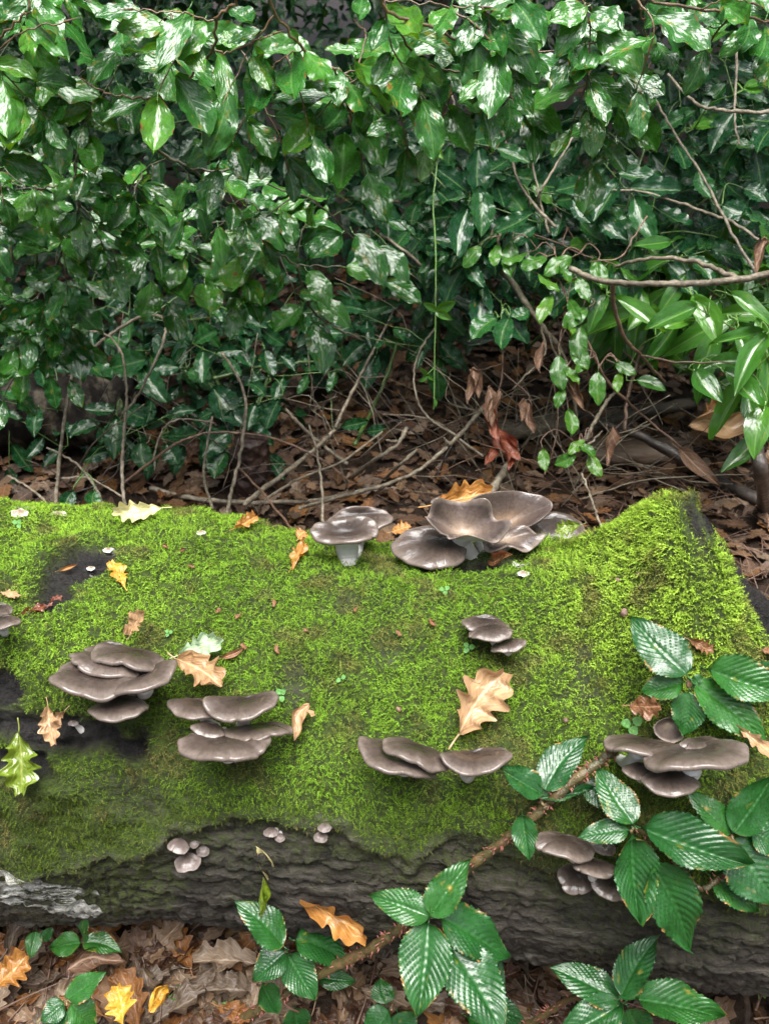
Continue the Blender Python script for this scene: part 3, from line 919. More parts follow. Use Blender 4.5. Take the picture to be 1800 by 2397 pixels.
B3.limb([(400, 30), (375, 60), (380, 150)], 3, 2, 0.0)
B4 = Bough("slender beech branch zigzagging down the top middle with a row of large leaves")
B4.limb([(620, -30), (655, 45), (710, 112), (750, 140), (792, 171), (806, 220), (825, 282), (850, 395), (853, 492)], 8, 4, 0.0)
B4.limb([(792, 171), (850, 162), (905, 152), (1020, 155), (1105, 160)], 6, 3.5, 0.0)
B4.limb([(710, 113), (665, 132), (630, 160), (600, 210)], 4, 3, 0.0)
B5 = Bough("bare brown beech shoot sweeping to the right across the top middle")
B5.limb([(880, -20), (912, 25), (1010, 62), (1090, 100), (1160, 118), (1290, 119), (1425, 92)], 9, 4, -0.03)
B5.limb([(925, 60), (985, 142), (1045, 165), (1120, 178), (1190, 225), (1232, 242)], 6, 3.5, -0.02)
B5.limb([(900, 0), (1000, 5), (1060, 15), (1135, 15)], 5, 3, 0.0)
B6 = Bough("beech branch at the top right ending in a drooping tuft of leaves")
B6.limb([(1340, -60), (1375, 5), (1400, 75), (1440, 142), (1430, 186), (1428, 214)], 7, 4, 0.02)
B6.limb([(1440, 145), (1470, 158), (1510, 168)], 4, 3, 0.02)
B7 = Bough("straight reddish beech branch along the upper right corner")
B7.limb([(1460, -20), (1520, 0), (1640, 20), (1760, 40), (1830, 66)], 9, 6, -0.02)
B7.limb([(1490, -10), (1500, 30), (1512, 80), (1540, 120)], 5, 3, 0.05)
B7.limb([(1640, 20), (1700, -5), (1760, 5)], 4, 3, -0.02)
B8 = Bough("beech twigs reaching in from the upper left edge with broad bright leaves")
B8.limb([(-60, 130), (0, 86), (57, 34), (70, 20)], 8, 4, -0.06)
B8.limb([(-60, 130), (-60, 190), (-50, 250), (-90, 400), (-60, 560)], 9, 7, 0.0)
B8.limb([(-60, 130), (-40, 140), (0, 113), (65, 69), (150, 50)], 6, 3, -0.04)
B8.limb([(-50, 250), (10, 270), (30, 330)], 5, 3, 0.0)
B8.limb([(-60, 560), (0, 520), (28, 560)], 4, 3, 0.1)

for L in ([(804, 335), (790, 468), 66], [(835, 268), (902, 378), 60], [(830, 252), (886, 286), 36], [(862, 405), (908, 512), 60], [(805, 178), (852, 268), 50], [(828, 172), (908, 280), 62],
          [(800, 257), (732, 320), 58], [(688, 132), (690, 238), 66], [(712, 118), (760, 190), 58], [(612, 162), (572, 300), 62], [(700, 100), (600, 130), 60]):
    B4.leaf(*L)
for L in ([(452, 195), (500, 312), 62], [(507, 126), (535, 242), 44], [(382, 212), (234, 272), 50], [(440, 20), (372, 100), 60], [(395, 60), (275, 72), 60], [(392, 148), (320, 160), 55],
          [(385, 148), (410, 230), 58], [(475, 50), (420, 130), 60], [(540, 20), (590, 60), 50], [(520, 100), (550, 85), 40], [(330, 25), (220, 30), 48]):
    B3.leaf(*L)
for L in ([(704, 716), (640, 778), 55], [(740, 704), (820, 752), 46], [(732, 752), (762, 846), 60], [(720, 635), (767, 695), 48], [(795, 550), (725, 610), 62], [(830, 548), (900, 640), 60],
          [(810, 625), (900, 640), 48], [(595, 500), (665, 560), 62], [(605, 570), (545, 560), 60], [(610, 572), (620, 622), 42], [(555, 605), (545, 685), 56], [(480, 665), (490, 740), 60],
          [(880, 580), (955, 640), 55], [(905, 660), (985, 705), 45]):
    B2.leaf(*L)
for L in ([(1190, 223), (1280, 194), 46], [(1190, 228), (1184, 316), 54], [(1232, 248), (1260, 332), 56], [(1228, 235), (1312, 300), 50], [(982, 160), (1036, 282), 66], [(1025, 160), (1122, 216), 56],
          [(1105, 185), (1124, 282), 64], [(1060, 76), (1126, 158), 55], [(1055, 12), (1020, 80), 42], [(915, 25), (982, 100), 62], [(1130, 50), (1178, 136), 60], [(1205, 5), (1270, 92), 62],
          [(1010, 62), (1070, 20), 60], [(1170, 118), (1230, 180), 50], [(1060, 140), (1020, 120), 50], [(935, 110), (985, 210), 60]):
    B5.leaf(*L)
for L in ([(1448, 148), (1516, 176), 50], [(1452, 170), (1500, 272), 58], [(1425, 200), (1382, 292), 48], [(1428, 222), (1424, 285), 42], [(1482, 178), (1556, 216), 55], [(1400, 80), (1350, 180), 62],
          [(1405, 78), (1340, 90), 62], [(1420, 100), (1475, 95), 54], [(1385, 30), (1455, 65), 64], [(1370, 15), (1290, 40), 60]):
    B6.leaf(*L)
for L in ([(1535, 98), (1572, 168), 50], [(1520, 86), (1478, 132), 55], [(1562, 12), (1505, 66), 56], [(1575, 15), (1612, 88), 48], [(1755, 40), (1736, 112), 50], [(1690, 10), (1752, 62), 50],
          [(1790, 60), (1775, 140), 60], [(1630, 20), (1690, 60), 50], [(1790, 120), (1800, 200), 60]):
    B7.leaf(*L)
for L in ([(62, 42), (156, 128), 50], [(60, 36), (150, 20), 66], [(4, 178), (84, 240), 60], [(50, 60), (70, 125), 46], [(-10, 60), (40, 10), 60], [(25, 545), (115, 590), 60], [(-20, 330), (40, 260), 50], [(-30, 480), (60, 450), 62]):
    B8.leaf(*L)
for L in ([(75, 440), (20, 520), 50], [(82, 445), (118, 530), 52], [(125, 395), (50, 400), 44], [(105, 330), (15, 365), 54], [(95, 325), (155, 385), 60], [(180, 440), (145, 425), 36], [(205, 398), (240, 420), 45],
          [(128, 690), (240, 770), 56], [(125, 680), (170, 776), 64], [(70, 740), (20, 790), 50], [(78, 745), (68, 800), 50], [(78, 800), (10, 880), 62], [(160, 560), (235, 600), 62], [(168, 556), (185, 620), 55],
          [(120, 640), (60, 660), 55], [(110, 590), (40, 560), 60], [(352, 655), (330, 745), 58], [(165, 770), (180, 870), 62], [(75, 720), (0, 760), 55], [(390, 710), (420, 780), 48], [(375, 640), (445, 720), 60]):
    B1.leaf(*L, off=0.03)

def in_poly(x, y, poly):
    c = False
    j = len(poly) - 1
    for i in range(len(poly)):
        xi, yi = poly[i]; xj, yj = poly[j]
        if (yi > y) != (yj > y) and x < (xj - xi) * (y - yi) / (yj - yi) + xi:
            c = not c
        j = i
    return c

def fill(boughs, poly, n, holes=(), mind=45, nleaf=(3, 6), size=0.064, off=(0.0, 0.12), maxd=170):
    us = [p[0] for p in poly]; vs = [p[1] for p in poly]
    done, tries = [], 0
    while len(done) < n and tries < n * 60:
        tries += 1
        u, v = random.uniform(min(us), max(us)), random.uniform(min(vs), max(vs))
        if not in_poly(u, v, poly): continue
        if any(((u - h[0]) / h[2]) ** 2 + ((v - h[1]) / h[3]) ** 2 < 1 for h in holes): continue
        if any((u - a) ** 2 + (v - b) ** 2 < mind * mind for a, b in done): continue
        o = random.uniform(*off)
        tgt = np.array(P(u, v, bdepth(v, o)))
        best, bd = None, 1e9
        for b in boughs:
            dd = np.linalg.norm(np.concatenate(b.pts) - tgt, axis=1).min()
            if dd < bd: best, bd = b, dd
        if bd * FPX / 1.2 > maxd: continue
        best.sprig((u, v), random.randint(*nleaf), size, o)
        done.append((u, v))

HOLES = [(265, 130, 110, 75), (290, 265, 90, 50), (400, 330, 60, 50), (690, 310, 60, 60), (90, 270, 50, 30), (1280, 270, 70, 60)]
ALLB = [B1, B2, B3, B4, B5, B6, B7, B8]
fill(ALLB, [(-60, -40), (1860, -40), (1860, 110), (1640, 200), (1400, 190), (1180, 190), (1060, 240), (900, 300), (600, 230), (420, 200), (-60, 290)], 44, HOLES, 66)
fill([B1, B2, B8], [(-60, 320), (200, 330), (420, 370), (700, 430), (920, 600), (960, 660), (760, 640), (640, 620), (560, 720), (540, 830), (470, 860), (380, 740), (250, 760), (190, 860), (70, 900), (-60, 880)], 54,
     [(250, 560, 50, 50), (300, 700, 60, 60), (380, 480, 40, 30), (640, 700, 60, 60)], 46, (3, 6), 0.058, (0.0, 0.22))
for b in ALLB: b.build()

# ------------------------------------------------------------------ undergrowth behind the log
def bush(name, label, cat, kind, poly, t_of_v, n, nleaf, size, wood_mat, roots, group=None, holes=(), mind=40, droop=0.25, face=0.45, extra_foliage=0, fol_depth=None, fol_cols=None, upto=280, list_leaves=()):
    us = [p[0] for p in poly]; vs = [p[1] for p in poly]
    wood = MB()
    root = thing(name, label, cat, roots[0], group)
    wpts = []
    done, tries, count = [], 0, 0
    while len(done) < n and tries < n * 80 and count < upto:
        tries += 1
        u, v = random.uniform(min(us), max(us)), random.uniform(min(vs), max(vs))
        if not in_poly(u, v, poly): continue
        if any(((u - h[0]) / h[2]) ** 2 + ((v - h[1]) / h[3]) ** 2 < 1 for h in holes): continue
        if any((u - a) ** 2 + (v - b) ** 2 < mind * mind for a, b in done): continue
        t = t_of_v(v) + random.uniform(-0.12, 0.25)
        t = min(t, ground_t(u, v, 0.06))
        p = P(u, v, t)
        done.append((u, v))
        L = random.uniform(0.09, 0.17)
        tw = Vector((random.uniform(-1, 1), random.uniform(-0.7, 0.2), random.uniform(-0.5, 0.6))).normalized()
        a = p - tw * L * 0.5
        r = min(roots, key=lambda q: (Vector(q) - a).length)
        near = None
        if wpts:
            allw = np.concatenate(wpts)
            near = Vector(allw[np.argmin(np.linalg.norm(allw - np.array(a), axis=1))])
        if near is None or (near - a).length > 0.22:
            mid = (Vector(r) + a) * 0.5 + Vector((random.uniform(-.08, .08), 0.08, 0.10))
            wpts.append(tube(wood, [r, mid, a, p + tw * L * 0.5], 0.0042, 0.0012, n=18, sides=6, jit=0.002))
        else:
            wpts.append(tube(wood, [near, (near + a) / 2 + Vector((0, 0.01, 0.01)), a, p + tw * L * 0.5], 0.002, 0.001, n=12, sides=5, jit=0.001))
        k = random.randint(*nleaf)
        s0 = random.uniform(0, 6.3)
        for i in range(k):
            f = i / max(1, k - 1)
            b = a + tw * L * f
            n0 = to_cam(b) * (face + .1) + WUP * 0.65 + rv(0.27)
            n0.normalize()
            side = tw.cross(n0).normalized() * (1 if i % 2 else -1)
            dr = tw * random.uniform(0.2, 0.7) + side * random.uniform(0.5, 1.0) + n0 * random.uniform(-.15, .25) + Vector((0, 0, -droop))
            if i == k - 1: dr = tw + Vector((0, 0, -droop))
            dr.normalize()
            ll = size * random.uniform(0.7, 1.2)
            if count < upto:
                put_leaf("leaf", random.choice(LM[kind]), root, b + dr * 0.006, b + dr * ll, n0, None, kind)
                count += 1
    for (b, tp, w, t0, t1) in list_leaves:
        base, tip = P(*b, t0), P(*tp, t1)
        nrm = to_cam(base) * face + WUP * 0.6 + rv(0.2)
        put_leaf("leaf", random.choice(LM[kind]), root, base, tip, nrm, px(w, t0), kind); count += 1
        allw = np.concatenate(wpts) if wpts else np.array([tuple(q) for q in roots])
        near = Vector(allw[np.argmin(np.linalg.norm(allw - np.array(base), axis=1))])
        bk = base + (base - tip).normalized() * 0.02
        wpts.append(tube(wood, [near, (near + bk) / 2 + Vector((0, 0.02, 0.01)), bk, base], 0.0016, 0.0007, n=9, sides=5))
    if wood.n:
        link("stem", wood.mesh("stem", M[wood_mat], origin=roots[0]), root)
    if extra_foliage:
        lowpoly = LOWLEAF
        pts = []
        while len(pts) < extra_foliage:
            m = extra_foliage * 3
            u = RNG.uniform(min(us), max(us), m); v = RNG.uniform(min(vs), max(vs), m)
            for a, b in zip(u, v):
                if in_poly(a, b, poly):
                    t = random.uniform(*fol_depth)
                    q = P(a, b, t)
                    if q.z > 0.04:
                        pts.append(q)
                if len(pts) >= extra_foliage: break
        leaf_cloud("foliage", np.array([tuple(p) for p in pts]), size, fol_cols, root)
    return root

def low_leaf(nt=4, wd=0.42):
    t = np.linspace(0, 1, nt + 1)
    w = wd * 0.5 * np.sin(np.pi * t ** 0.9) ** 0.8 + 0.004
    w *= 1 + 0.12 * (np.arange(nt + 1) % 2)
    v, uv = [], []
    for a, b in zip(t, w):
        v += [(-b, a, 0.10 * b / .2 - 0.15 * a * a), (0, a, -0.15 * a * a), (b, a, 0.10 * b / .2 - 0.15 * a * a)]
        uv += [(0.0, a), (0.5, a), (1.0, a)]
    return np.array(v), grid_quads(nt + 1, 3)[:, ::-1], np.array(uv)
LOWLEAF = low_leaf()

def scatter_mesh(name, tmpl, pos, nrm, dirs, size, cols, mat, wid=None, smooth=True):
    tv, tq, tuv = tmpl
    n = len(pos)
    y = dirs - nrm * (dirs * nrm).sum(1, keepdims=True)
    y /= np.linalg.norm(y, axis=1, keepdims=True) + 1e-9
    x = np.cross(y, nrm)
    s = size[:, None, None]
    wx = s if wid is None else (size * wid)[:, None, None]
    V = pos[:, None, :] + tv[None, :, 0:1] * x[:, None, :] * wx + tv[None, :, 1:2] * y[:, None, :] * s + tv[None, :, 2:3] * nrm[:, None, :] * s
    Q = tq[None] + (np.arange(n) * len(tv))[:, None, None]
    return make_mesh(name, V.reshape(-1, 3), Q.reshape(-1, tq.shape[1]), mat, np.tile(tuv, (n, 1)), {"tint": np.repeat(cols, len(tv), 0)}, smooth)

def leaf_cloud(name, pts, size, cols, root, up=0.7):
    n = len(pts)
    nr = RNG.normal(0, 0.45, (n, 3)) + np.array([0, -0.4, up])
    nr /= np.linalg.norm(nr, axis=1, keepdims=True)
    dr = RNG.normal(0, 1, (n, 3)) + np.array([0, -.3, -.4])
    cols = np.array(cols)
    c = cols[RNG.integers(0, len(cols), n)] * RNG.uniform(0.7, 1.3, (n, 1))
    me = scatter_mesh(name, LOWLEAF, pts, nr, dr, RNG.uniform(0.6, 1.15, n) * size, c, M['foliage_tint'])
    off = -Vector(root.location) if root else None
    o = link(name, me, root, loc=off)
    o["kind"] = "stuff"
    return o

HC = [(0.006, 0.038, 0.012), (0.010, 0.055, 0.014), (0.018, 0.08, 0.014), (0.010, 0.048, 0.02)]
# dark holly right of the middle
hl = [((1097, 452), (1015, 390), 52, 1.62, 1.60), ((1078, 500), (1018, 440), 48, 1.62, 1.60), ((1120, 440), (1130, 545), 62, 1.6, 1.58), ((1095, 485), (1070, 610), 62, 1.6, 1.58),
      ((1130, 410), (1195, 350), 62, 1.62, 1.64), ((1160, 745), (1105, 785), 56, 1.62, 1.58), ((1190, 745), (1172, 825), 50, 1.62, 1.58), ((1195, 742), (1238, 725), 40, 1.63, 1.64),
      ((1142, 735), (1115, 650), 44, 1.64, 1.64), ((1040, 570), (985, 625), 50, 1.68, 1.66), ((1590, 255), (1580, 320), 58, 1.62, 1.60), ((1655, 165), (1640, 205), 58, 1.62, 1.60),
      ((1635, 400), (1670, 470), 48, 1.62, 1.60), ((1690, 480), (1760, 500), 52, 1.6, 1.58), ((1540, 490), (1620, 530), 58, 1.62, 1.58), ((1620, 205), (1710, 240), 52, 1.62, 1.62),
      ((1515, 330), (1480, 270), 52, 1.66, 1.68), ((1705, 335), (1790, 350), 46, 1.6, 1.58), ((1740, 440), (1800, 465), 50, 1.6, 1.58), ((1400, 500), (1470, 560), 50, 1.62, 1.6)]
bush("holly_bush", "dense dark holly bush with spiny shining leaves right of the middle, behind the bare twigs", "bush", 'holly',
     [(900, 300), (1180, 320), (1330, 250), (1500, 180), (1640, 170), (1840, 130), (1840, 560), (1640, 600), (1380, 620), (1250, 740), (1100, 800), (960, 740), (920, 600)],
     lambda v: float(np.interp(v, [130, 500, 800], [1.72, 1.72, 1.75])), 46, (4, 7), 0.088, 'green_stem', [G(1230, 820), G(1500, 700), G(1030, 860)], group="holly bushes behind the log", mind=44,
     holes=[(960, 680, 40, 60), (1330, 700, 60, 60)], list_leaves=hl, extra_foliage=900, fol_depth=(2.0, 2.8), fol_cols=HC)
# holly low on the left
hl = [((262, 860), (350, 838), 70, 1.92, 1.88), ((200, 835), (262, 895), 66, 1.9, 1.86), ((335, 860), (388, 935), 56, 1.9, 1.86), ((275, 960), (192, 958), 40, 1.9, 1.88), ((290, 955), (372, 985), 58, 1.9, 1.86),
      ((272, 978), (262, 1070), 56, 1.88, 1.84), ((240, 990), (160, 1020), 44, 1.92, 1.9), ((395, 1020), (470, 1010), 46, 1.92, 1.9), ((500, 910), (580, 990), 76, 1.9, 1.86), ((565, 985), (522, 930), 66, 1.9, 1.92),
      ((600, 985), (650, 960), 56, 1.9, 1.88), ((580, 1000), (640, 1040), 56, 1.88, 1.85), ((540, 1010), (470, 1075), 66, 1.88, 1.84), ((530, 1060), (500, 1120), 50, 1.86, 1.84), ((330, 1035), (345, 1100), 50, 1.86, 1.84),
      ((390, 1040), (420, 1090), 50, 1.88, 1.86), ((590, 860), (565, 800), 52, 1.94, 1.96), ((620, 820), (640, 885), 46, 1.92, 1.9), ((500, 760), (530, 710), 54, 1.94, 1.96), ((552, 740), (630, 765), 46, 1.94, 1.92),
      ((535, 770), (600, 790), 40, 1.94, 1.92), ((420, 860), (350, 870), 46, 1.94, 1.92), ((440, 870), (500, 890), 46, 1.94, 1.92), ((700, 660), (620, 665), 46, 2.0, 1.98), ((830, 760), (770, 800), 52, 2.0, 1.98),
      ((860, 800), (800, 860), 46, 2.0, 1.98), ((880, 830), (855, 910), 52, 1.98, 1.95), ((800, 1000), (865, 985), 30, 1.9, 1.88), ((860, 1010), (905, 1000), 32, 1.9, 1.88), ((170, 1150), (150, 1200), 40, 1.62, 1.6), ((220, 1150), (222, 1195), 40, 1.62, 1.6)]
bush("holly_bush", "low holly with spotted dull leaves growing behind the left half of the log", "bush", 'holly',
     [(-40, 800), (200, 780), (560, 700), (900, 690), (930, 820), (760, 860), (640, 1040), (420, 1080), (180, 980), (110, 1060), (-40, 1070)], lambda v: 1.98, 30, (4, 6), 0.068, 'green_stem', [G(560, 1040), G(300, 1060), G(60, 1000)], group="holly bushes behind the log",
     list_leaves=hl, mind=46, extra_foliage=420, fol_depth=(2.0, 2.5), fol_cols=HC)
# smaller green leaves behind the beech on the left
bush("holly_bush", "dim leafy holly undergrowth behind the hanging beech leaves in the upper left", "bush", 'holly',
     [(-80, 60), (900, 120), (930, 640), (700, 640), (420, 720), (-80, 800)], lambda v: float(np.interp(v, [0, 400, 800], [2.6, 2.2, 2.05])), 40, (4, 6), 0.085, 'green_stem', [G(300, 700), G(700, 620), G(60, 760)],
     group="holly bushes behind the log", mind=60, extra_foliage=1300, fol_depth=(2.4, 3.4), fol_cols=HC, holes=[(720, 760, 200, 130), (230, 220, 80, 60), (640, 280, 60, 50)])
# cherry laurel
ll = [((1440, 700), (1560, 770), 44, 1.62, 1.58), ((1555, 770), (1620, 720), 44, 1.62, 1.62), ((1420, 690), (1382, 755), 38, 1.64, 1.62), ((1500, 680), (1475, 770), 44, 1.66, 1.64), ((1625, 700), (1680, 800), 56, 1.6, 1.56),
      ((1620, 690), (1690, 760), 50, 1.6, 1.58), ((1710, 690), (1830, 735), 44, 1.55, 1.5), ((1780, 780), (1670, 795), 32, 1.56, 1.52), ((1790, 790), (1735, 890), 50, 1.55, 1.5), ((1745, 850), (1662, 845), 40, 1.6, 1.58),
      ((1630, 870), (1692, 915), 56, 1.6, 1.55), ((1695, 870), (1790, 950), 60, 1.58, 1.52), ((1490, 890), (1560, 905), 34, 1.66, 1.64), ((1790, 950), (1770, 1040), 60, 1.56, 1.52), ((1750, 920), (1800, 1010), 50, 1.6, 1.55),
      ((1560, 590), (1640, 560), 46, 1.68, 1.7), ((1510, 570), (1570, 640), 40, 1.68, 1.66), ((1690, 640), (1640, 600), 60, 1.7, 1.74), ((1730, 620), (1800, 600), 80, 1.7, 1.72), ((1620, 300), (1690, 280), 34, 1.6, 1.6),
      ((1625, 300), (1700, 270), 38, 1.6, 1.62), ((1740, 210), (1800, 180), 36, 1.5, 1.5), ((1745, 205), (1810, 175), 30, 1.5, 1.5)]
bush("cherry_laurel_bush", "bright green cherry laurel with long smooth leaves at the right edge", "bush", 'laurel',
     [(1340, 640), (1500, 600), (1840, 560), (1840, 1000), (1760, 960), (1700, 830), (1560, 800), (1420, 800), (1370, 760)], lambda v: 1.7, 22, (3, 5), 0.115, 'vine_stem',
     [G(1620, 900), G(1820, 960), G(1400, 860)], list_leaves=ll, mind=50, droop=0.55, face=0.6, extra_foliage=100, fol_depth=(1.8, 2.2), fol_cols=[(0.03, .12, .018), (0.05, .17, .02)])
# pale young growth in the middle of the right half
yl = []
for (u, v) in ((1125, 575), (1165, 570), (1200, 560), (1180, 600), (1235, 590), (1280, 600), (1310, 620), (1340, 600), (1400, 610), (1350, 650), (1260, 640), (1330, 735), (1360, 760), (1375, 720), (1330, 700),
               (1310, 830), (1325, 860), (1380, 840), (1400, 870), (1450, 870), (1340, 800), (1320, 910), (1330, 960), (1355, 1040), (1380, 1060), (1345, 1065), (1370, 1030), (1270, 1050), (1440, 850), (1290, 690)):
    a = random.uniform(0.3, 2.8)
    l = random.uniform(45, 80)
    yl.append(((u, v), (u + l * math.cos(a), v + l * math.sin(a)), l * 0.62, 1.6, 1.58))
bush("beech_sapling", "straggling sapling with pale nibbled leaves hanging between holly and laurel", "sapling", 'young', [(1290, 560), (1420, 560), (1420, 660), (1290, 660)], lambda v: 1.6, 3, (2, 3), 0.06, 'brown_twig', [G(1365, 1010, 0.02)],
     list_leaves=yl, mind=40, upto=60)

# far thicket that closes the view
def far_bush(label, x, y, h, r, n, cols, size):
    root = thing("holly_bush", label, "bush", (x, y, 0), "holly bushes far behind the log")
    wood = MB()
    for i in range(7):
        a = random.uniform(0, 6.3)
        e = Vector((x + r * .7 * math.cos(a), y + r * .6 * math.sin(a), h * random.uniform(0.5, 0.95)))
        tube(wood, [(x + random.uniform(-.1, .1), y + random.uniform(-.1, .1), -0.03), ((x + e.x) / 2, (y + e.y) / 2, e.z * 0.4), e], 0.015, 0.004, n=12, sides=6, jit=0.01)
    link("stem", wood.mesh("stem", M['green_stem'], origin=(x, y, 0)), root)
    p = RNG.normal(0, 1, (n, 3)); p /= np.linalg.norm(p, axis=1, keepdims=True)
    p *= RNG.random((n, 1)) ** 0.4
    pts = np.array([x, y, h * 0.52]) + p * np.array([r, r * 0.8, h * 0.52]) * (0.75 + 0.5 * fbm(p * 2.2 + x, 2, 7)[:, None])
    pts = pts[pts[:, 2] > 0.04]
    k = 0
    order = np.argsort(pts[:, 1])
    for i in order[:90]:
        b = Vector(pts[i]); nrm = to_cam(b) * 0.5 + WUP * 0.7 + rv(0.4); d = rv(1); d.z -= 0.4; d.normalize()
        put_leaf("leaf", random.choice(LM['holly']), root, b, b + d * size * random.uniform(.8, 1.2), nrm, None, 'holly')
    leaf_cloud("foliage", pts[order[90:]], size, cols, root)
far_bush("holly bush far behind on the left, dark and out of focus", -1.3, 4.3, 1.5, 1.2, 1600, HC, 0.085)
far_bush("holly bush far behind in the middle, dark and out of focus", 0.5, 4.9, 1.6, 1.3, 1600, HC, 0.085)
far_bush("holly bush far behind on the right, dark and out of focus", 2.1, 4.0, 1.7, 1.2, 1600, HC, 0.085)
for lab_, x_ in (("left", -3.2), ("middle", 0.0), ("right", 3.2)):
    far_bush("holly thicket at the end of the view, %s" % lab_, x_, 9.6, 2.4, 2.2, 1300, HC, 0.13)
far_bush("lower holly filling the gap behind on the left", -1.2, 6.0, 1.3, 1.5, 1400, HC, 0.1)
far_bush("lower holly filling the gap behind on the right", 1.3, 6.1, 1.3, 1.5, 1400, HC, 0.1)
far_bush("tall holly closing the left edge of the undergrowth", -2.5, 3.0, 1.8, 1.0, 1400, HC, 0.085)
far_bush("tall holly closing the right edge of the undergrowth", 2.6, 2.4, 1.8, 0.9, 1400, HC, 0.085)
far_bush("tall dark holly at the very back on the left", -3.0, 6.8, 2.6, 1.9, 1600, HC, 0.11)
far_bush("tall dark holly at the very back in the middle", 0.2, 7.6, 2.8, 2.1, 1600, HC, 0.11)
far_bush("tall dark holly at the very back on the right", 3.4, 6.8, 2.7, 1.9, 1600, HC, 0.11)

# unseen beeches added around to cut sky light, leaving a gap above the log
def tall_tree(label, x, y, r, h, crown):
    root = thing("shade_beech", label, "tree", (x, y, 0), "beech trees added around to cut sky light")
    mb = MB()
    tube(mb, [(x, y, -0.1), (x + .05, y + .04, h * .4), (x - .05, y, h * .75), (x, y, h)], r, r * .35, n=30, sides=14, jit=0.01)
    pts = []
    for (cx, cy, cz, rx, rz, n) in crown:
        tube(mb, [(x, y, min(h, cz) * .75), ((x + cx) / 2, (y + cy) / 2, cz - .2), (cx, cy, cz)], r * .3, .012, n=12, sides=7, jit=0.02)
        p = RNG.normal(0, 1, (n * 2, 3)); p /= np.linalg.norm(p, axis=1, keepdims=True); p *= RNG.random((n * 2, 1)) ** .4
        q = np.array([cx, cy, cz]) + p * np.array([rx, rx, rz])
        keep = fbm(q * 1.1, 3, 17) > 0.44
        pts.append(q[keep][:n])
    pts = np.vstack(pts)
    pts = pts[pts[:, 2] > 1.5 + 0.0 * pts[:, 0]]
    link("trunk", mb.mesh("trunk", M['trunk'], origin=(x, y, 0)), root)
    leaf_cloud("crown", pts, 0.26, [(0.03, .09, .015), (0.045, .12, .018), (.06, .14, .02)], root)
TALL = [(-4.6, 3.6), (4.9, 3.2), (-5.2, -0.6), (5.3, -1.0), (-3.4, -4.6), (3.2, -4.9), (0.2, -5.8), (-1.8, 7.6), (2.6, 8.2)]
WHERE = ["left behind", "right behind", "left of the log", "right of the log", "behind the camera to the left", "behind the camera to the right", "straight behind the camera", "far behind to the left", "far behind to the right"]
for (x, y), w in zip(TALL, WHERE):
    d = Vector((x, y - 0.8)); dn = d.normalized()
    c = []
    for k in range(4):
        f = (1.0, .82, .72, .95)[k]; zz_ = (2.9, 4.6, 6.2, 3.8)[k]
        o_ = Vector((-dn.y, dn.x)) * (0, .9, -.9, -1.6)[k]
        if y < -4 and k in (1, 2): continue
        c.append((x * f + o_.x, (y - .8) * f + .8 + o_.y, zz_, 1.6, 1.1, 420))
    tall_tree("tall beech tree added outside the picture, %s" % w, x, y, 0.2, 7.5, c)

def overhang(label, x, y, boxes):  # crowns added out of view to darken the undergrowth below
    root = thing("shade_holly", label, "tree", (x, y, 0), "holly trees added to shade the undergrowth")
    mb = MB()
    tube(mb, [(x, y, -0.05), (x + .04, y, .8), (x, y - .05, 1.7), (x, y - .1, 2.8)], 0.07, 0.02, n=24, sides=10, jit=0.006)
    allp = []
    for (x0, x1, y0, y1, z0, z1, n) in boxes:
        p = np.column_stack([RNG.uniform(x0, x1, n), RNG.uniform(y0, y1, n), RNG.uniform(z0, z1, n)])
        p[:, 2] += 0.25 * (fbm(p * 1.5, 2, 5) - 0.3)
        allp.append(p)
        for k in range(4):
            e = (random.uniform(x0, x1), random.uniform(y0, y1), z0 + .3)
            tube(mb, [(x, y, 1.3), ((x + e[0]) / 2, (y + e[1]) / 2, z0 + .25), e], 0.018, 0.005, n=12, sides=6, jit=0.008)
    pts = np.vstack(allp)
    link("trunk", mb.mesh("trunk", M['trunk'], origin=(x, y, 0)), root)
    leaf_cloud("crown", pts, 0.18, HC, root)
overhang("holly tree added on the left to shade the undergrowth, its crown above the picture", -1.6, 3.4, [(-3.2, 0.0, 1.5, 4.6, 1.28, 2.2, 2600)])
overhang("holly tree added on the right to shade the undergrowth, its crown above the picture", 1.7, 3.3, [(0.0, 3.2, 1.55, 4.6, 1.28, 2.2, 2600)])
def shade_bough():  # unseen foliage added to throw shade on the litter behind the log
    root = thing("beech_branch", "leafy beech bough added above the picture to shade the ground behind the log", "branch", (-1.5, 1.9, 1.5), "beech branches hanging over the log")
    mb = MB()
    for k in range(7):
        e = (-1.2 + .4 * k, 1.62, 1.25)
        tube(mb, [(-1.5, 1.9, 1.5), ((e[0] - 1.5) / 2, 1.75, 1.42), e], .014, .003, n=16, sides=6, jit=.006)
    link("branch", mb.mesh("branch", M['bough'], origin=(-1.5, 1.9, 1.5)), root)
    n = 3000
    p = np.column_stack([RNG.uniform(-1.7, 1.7, n), RNG.uniform(1.56, 2.1, n), RNG.uniform(1.15, 1.45, n)])
    p = p[fbm(p * 4, 2, 3) > .40]
    leaf_cloud("foliage", p, 0.075, [(0.02, .075, .018), (0.035, .1, .02)], root)
shade_bough()
overhang("farther holly tree added to darken the wood behind, its crown above the picture", 0.3, 5.6, [(-3.6, 3.6, 4.6, 8.0, 1.5, 2.9, 3000)])

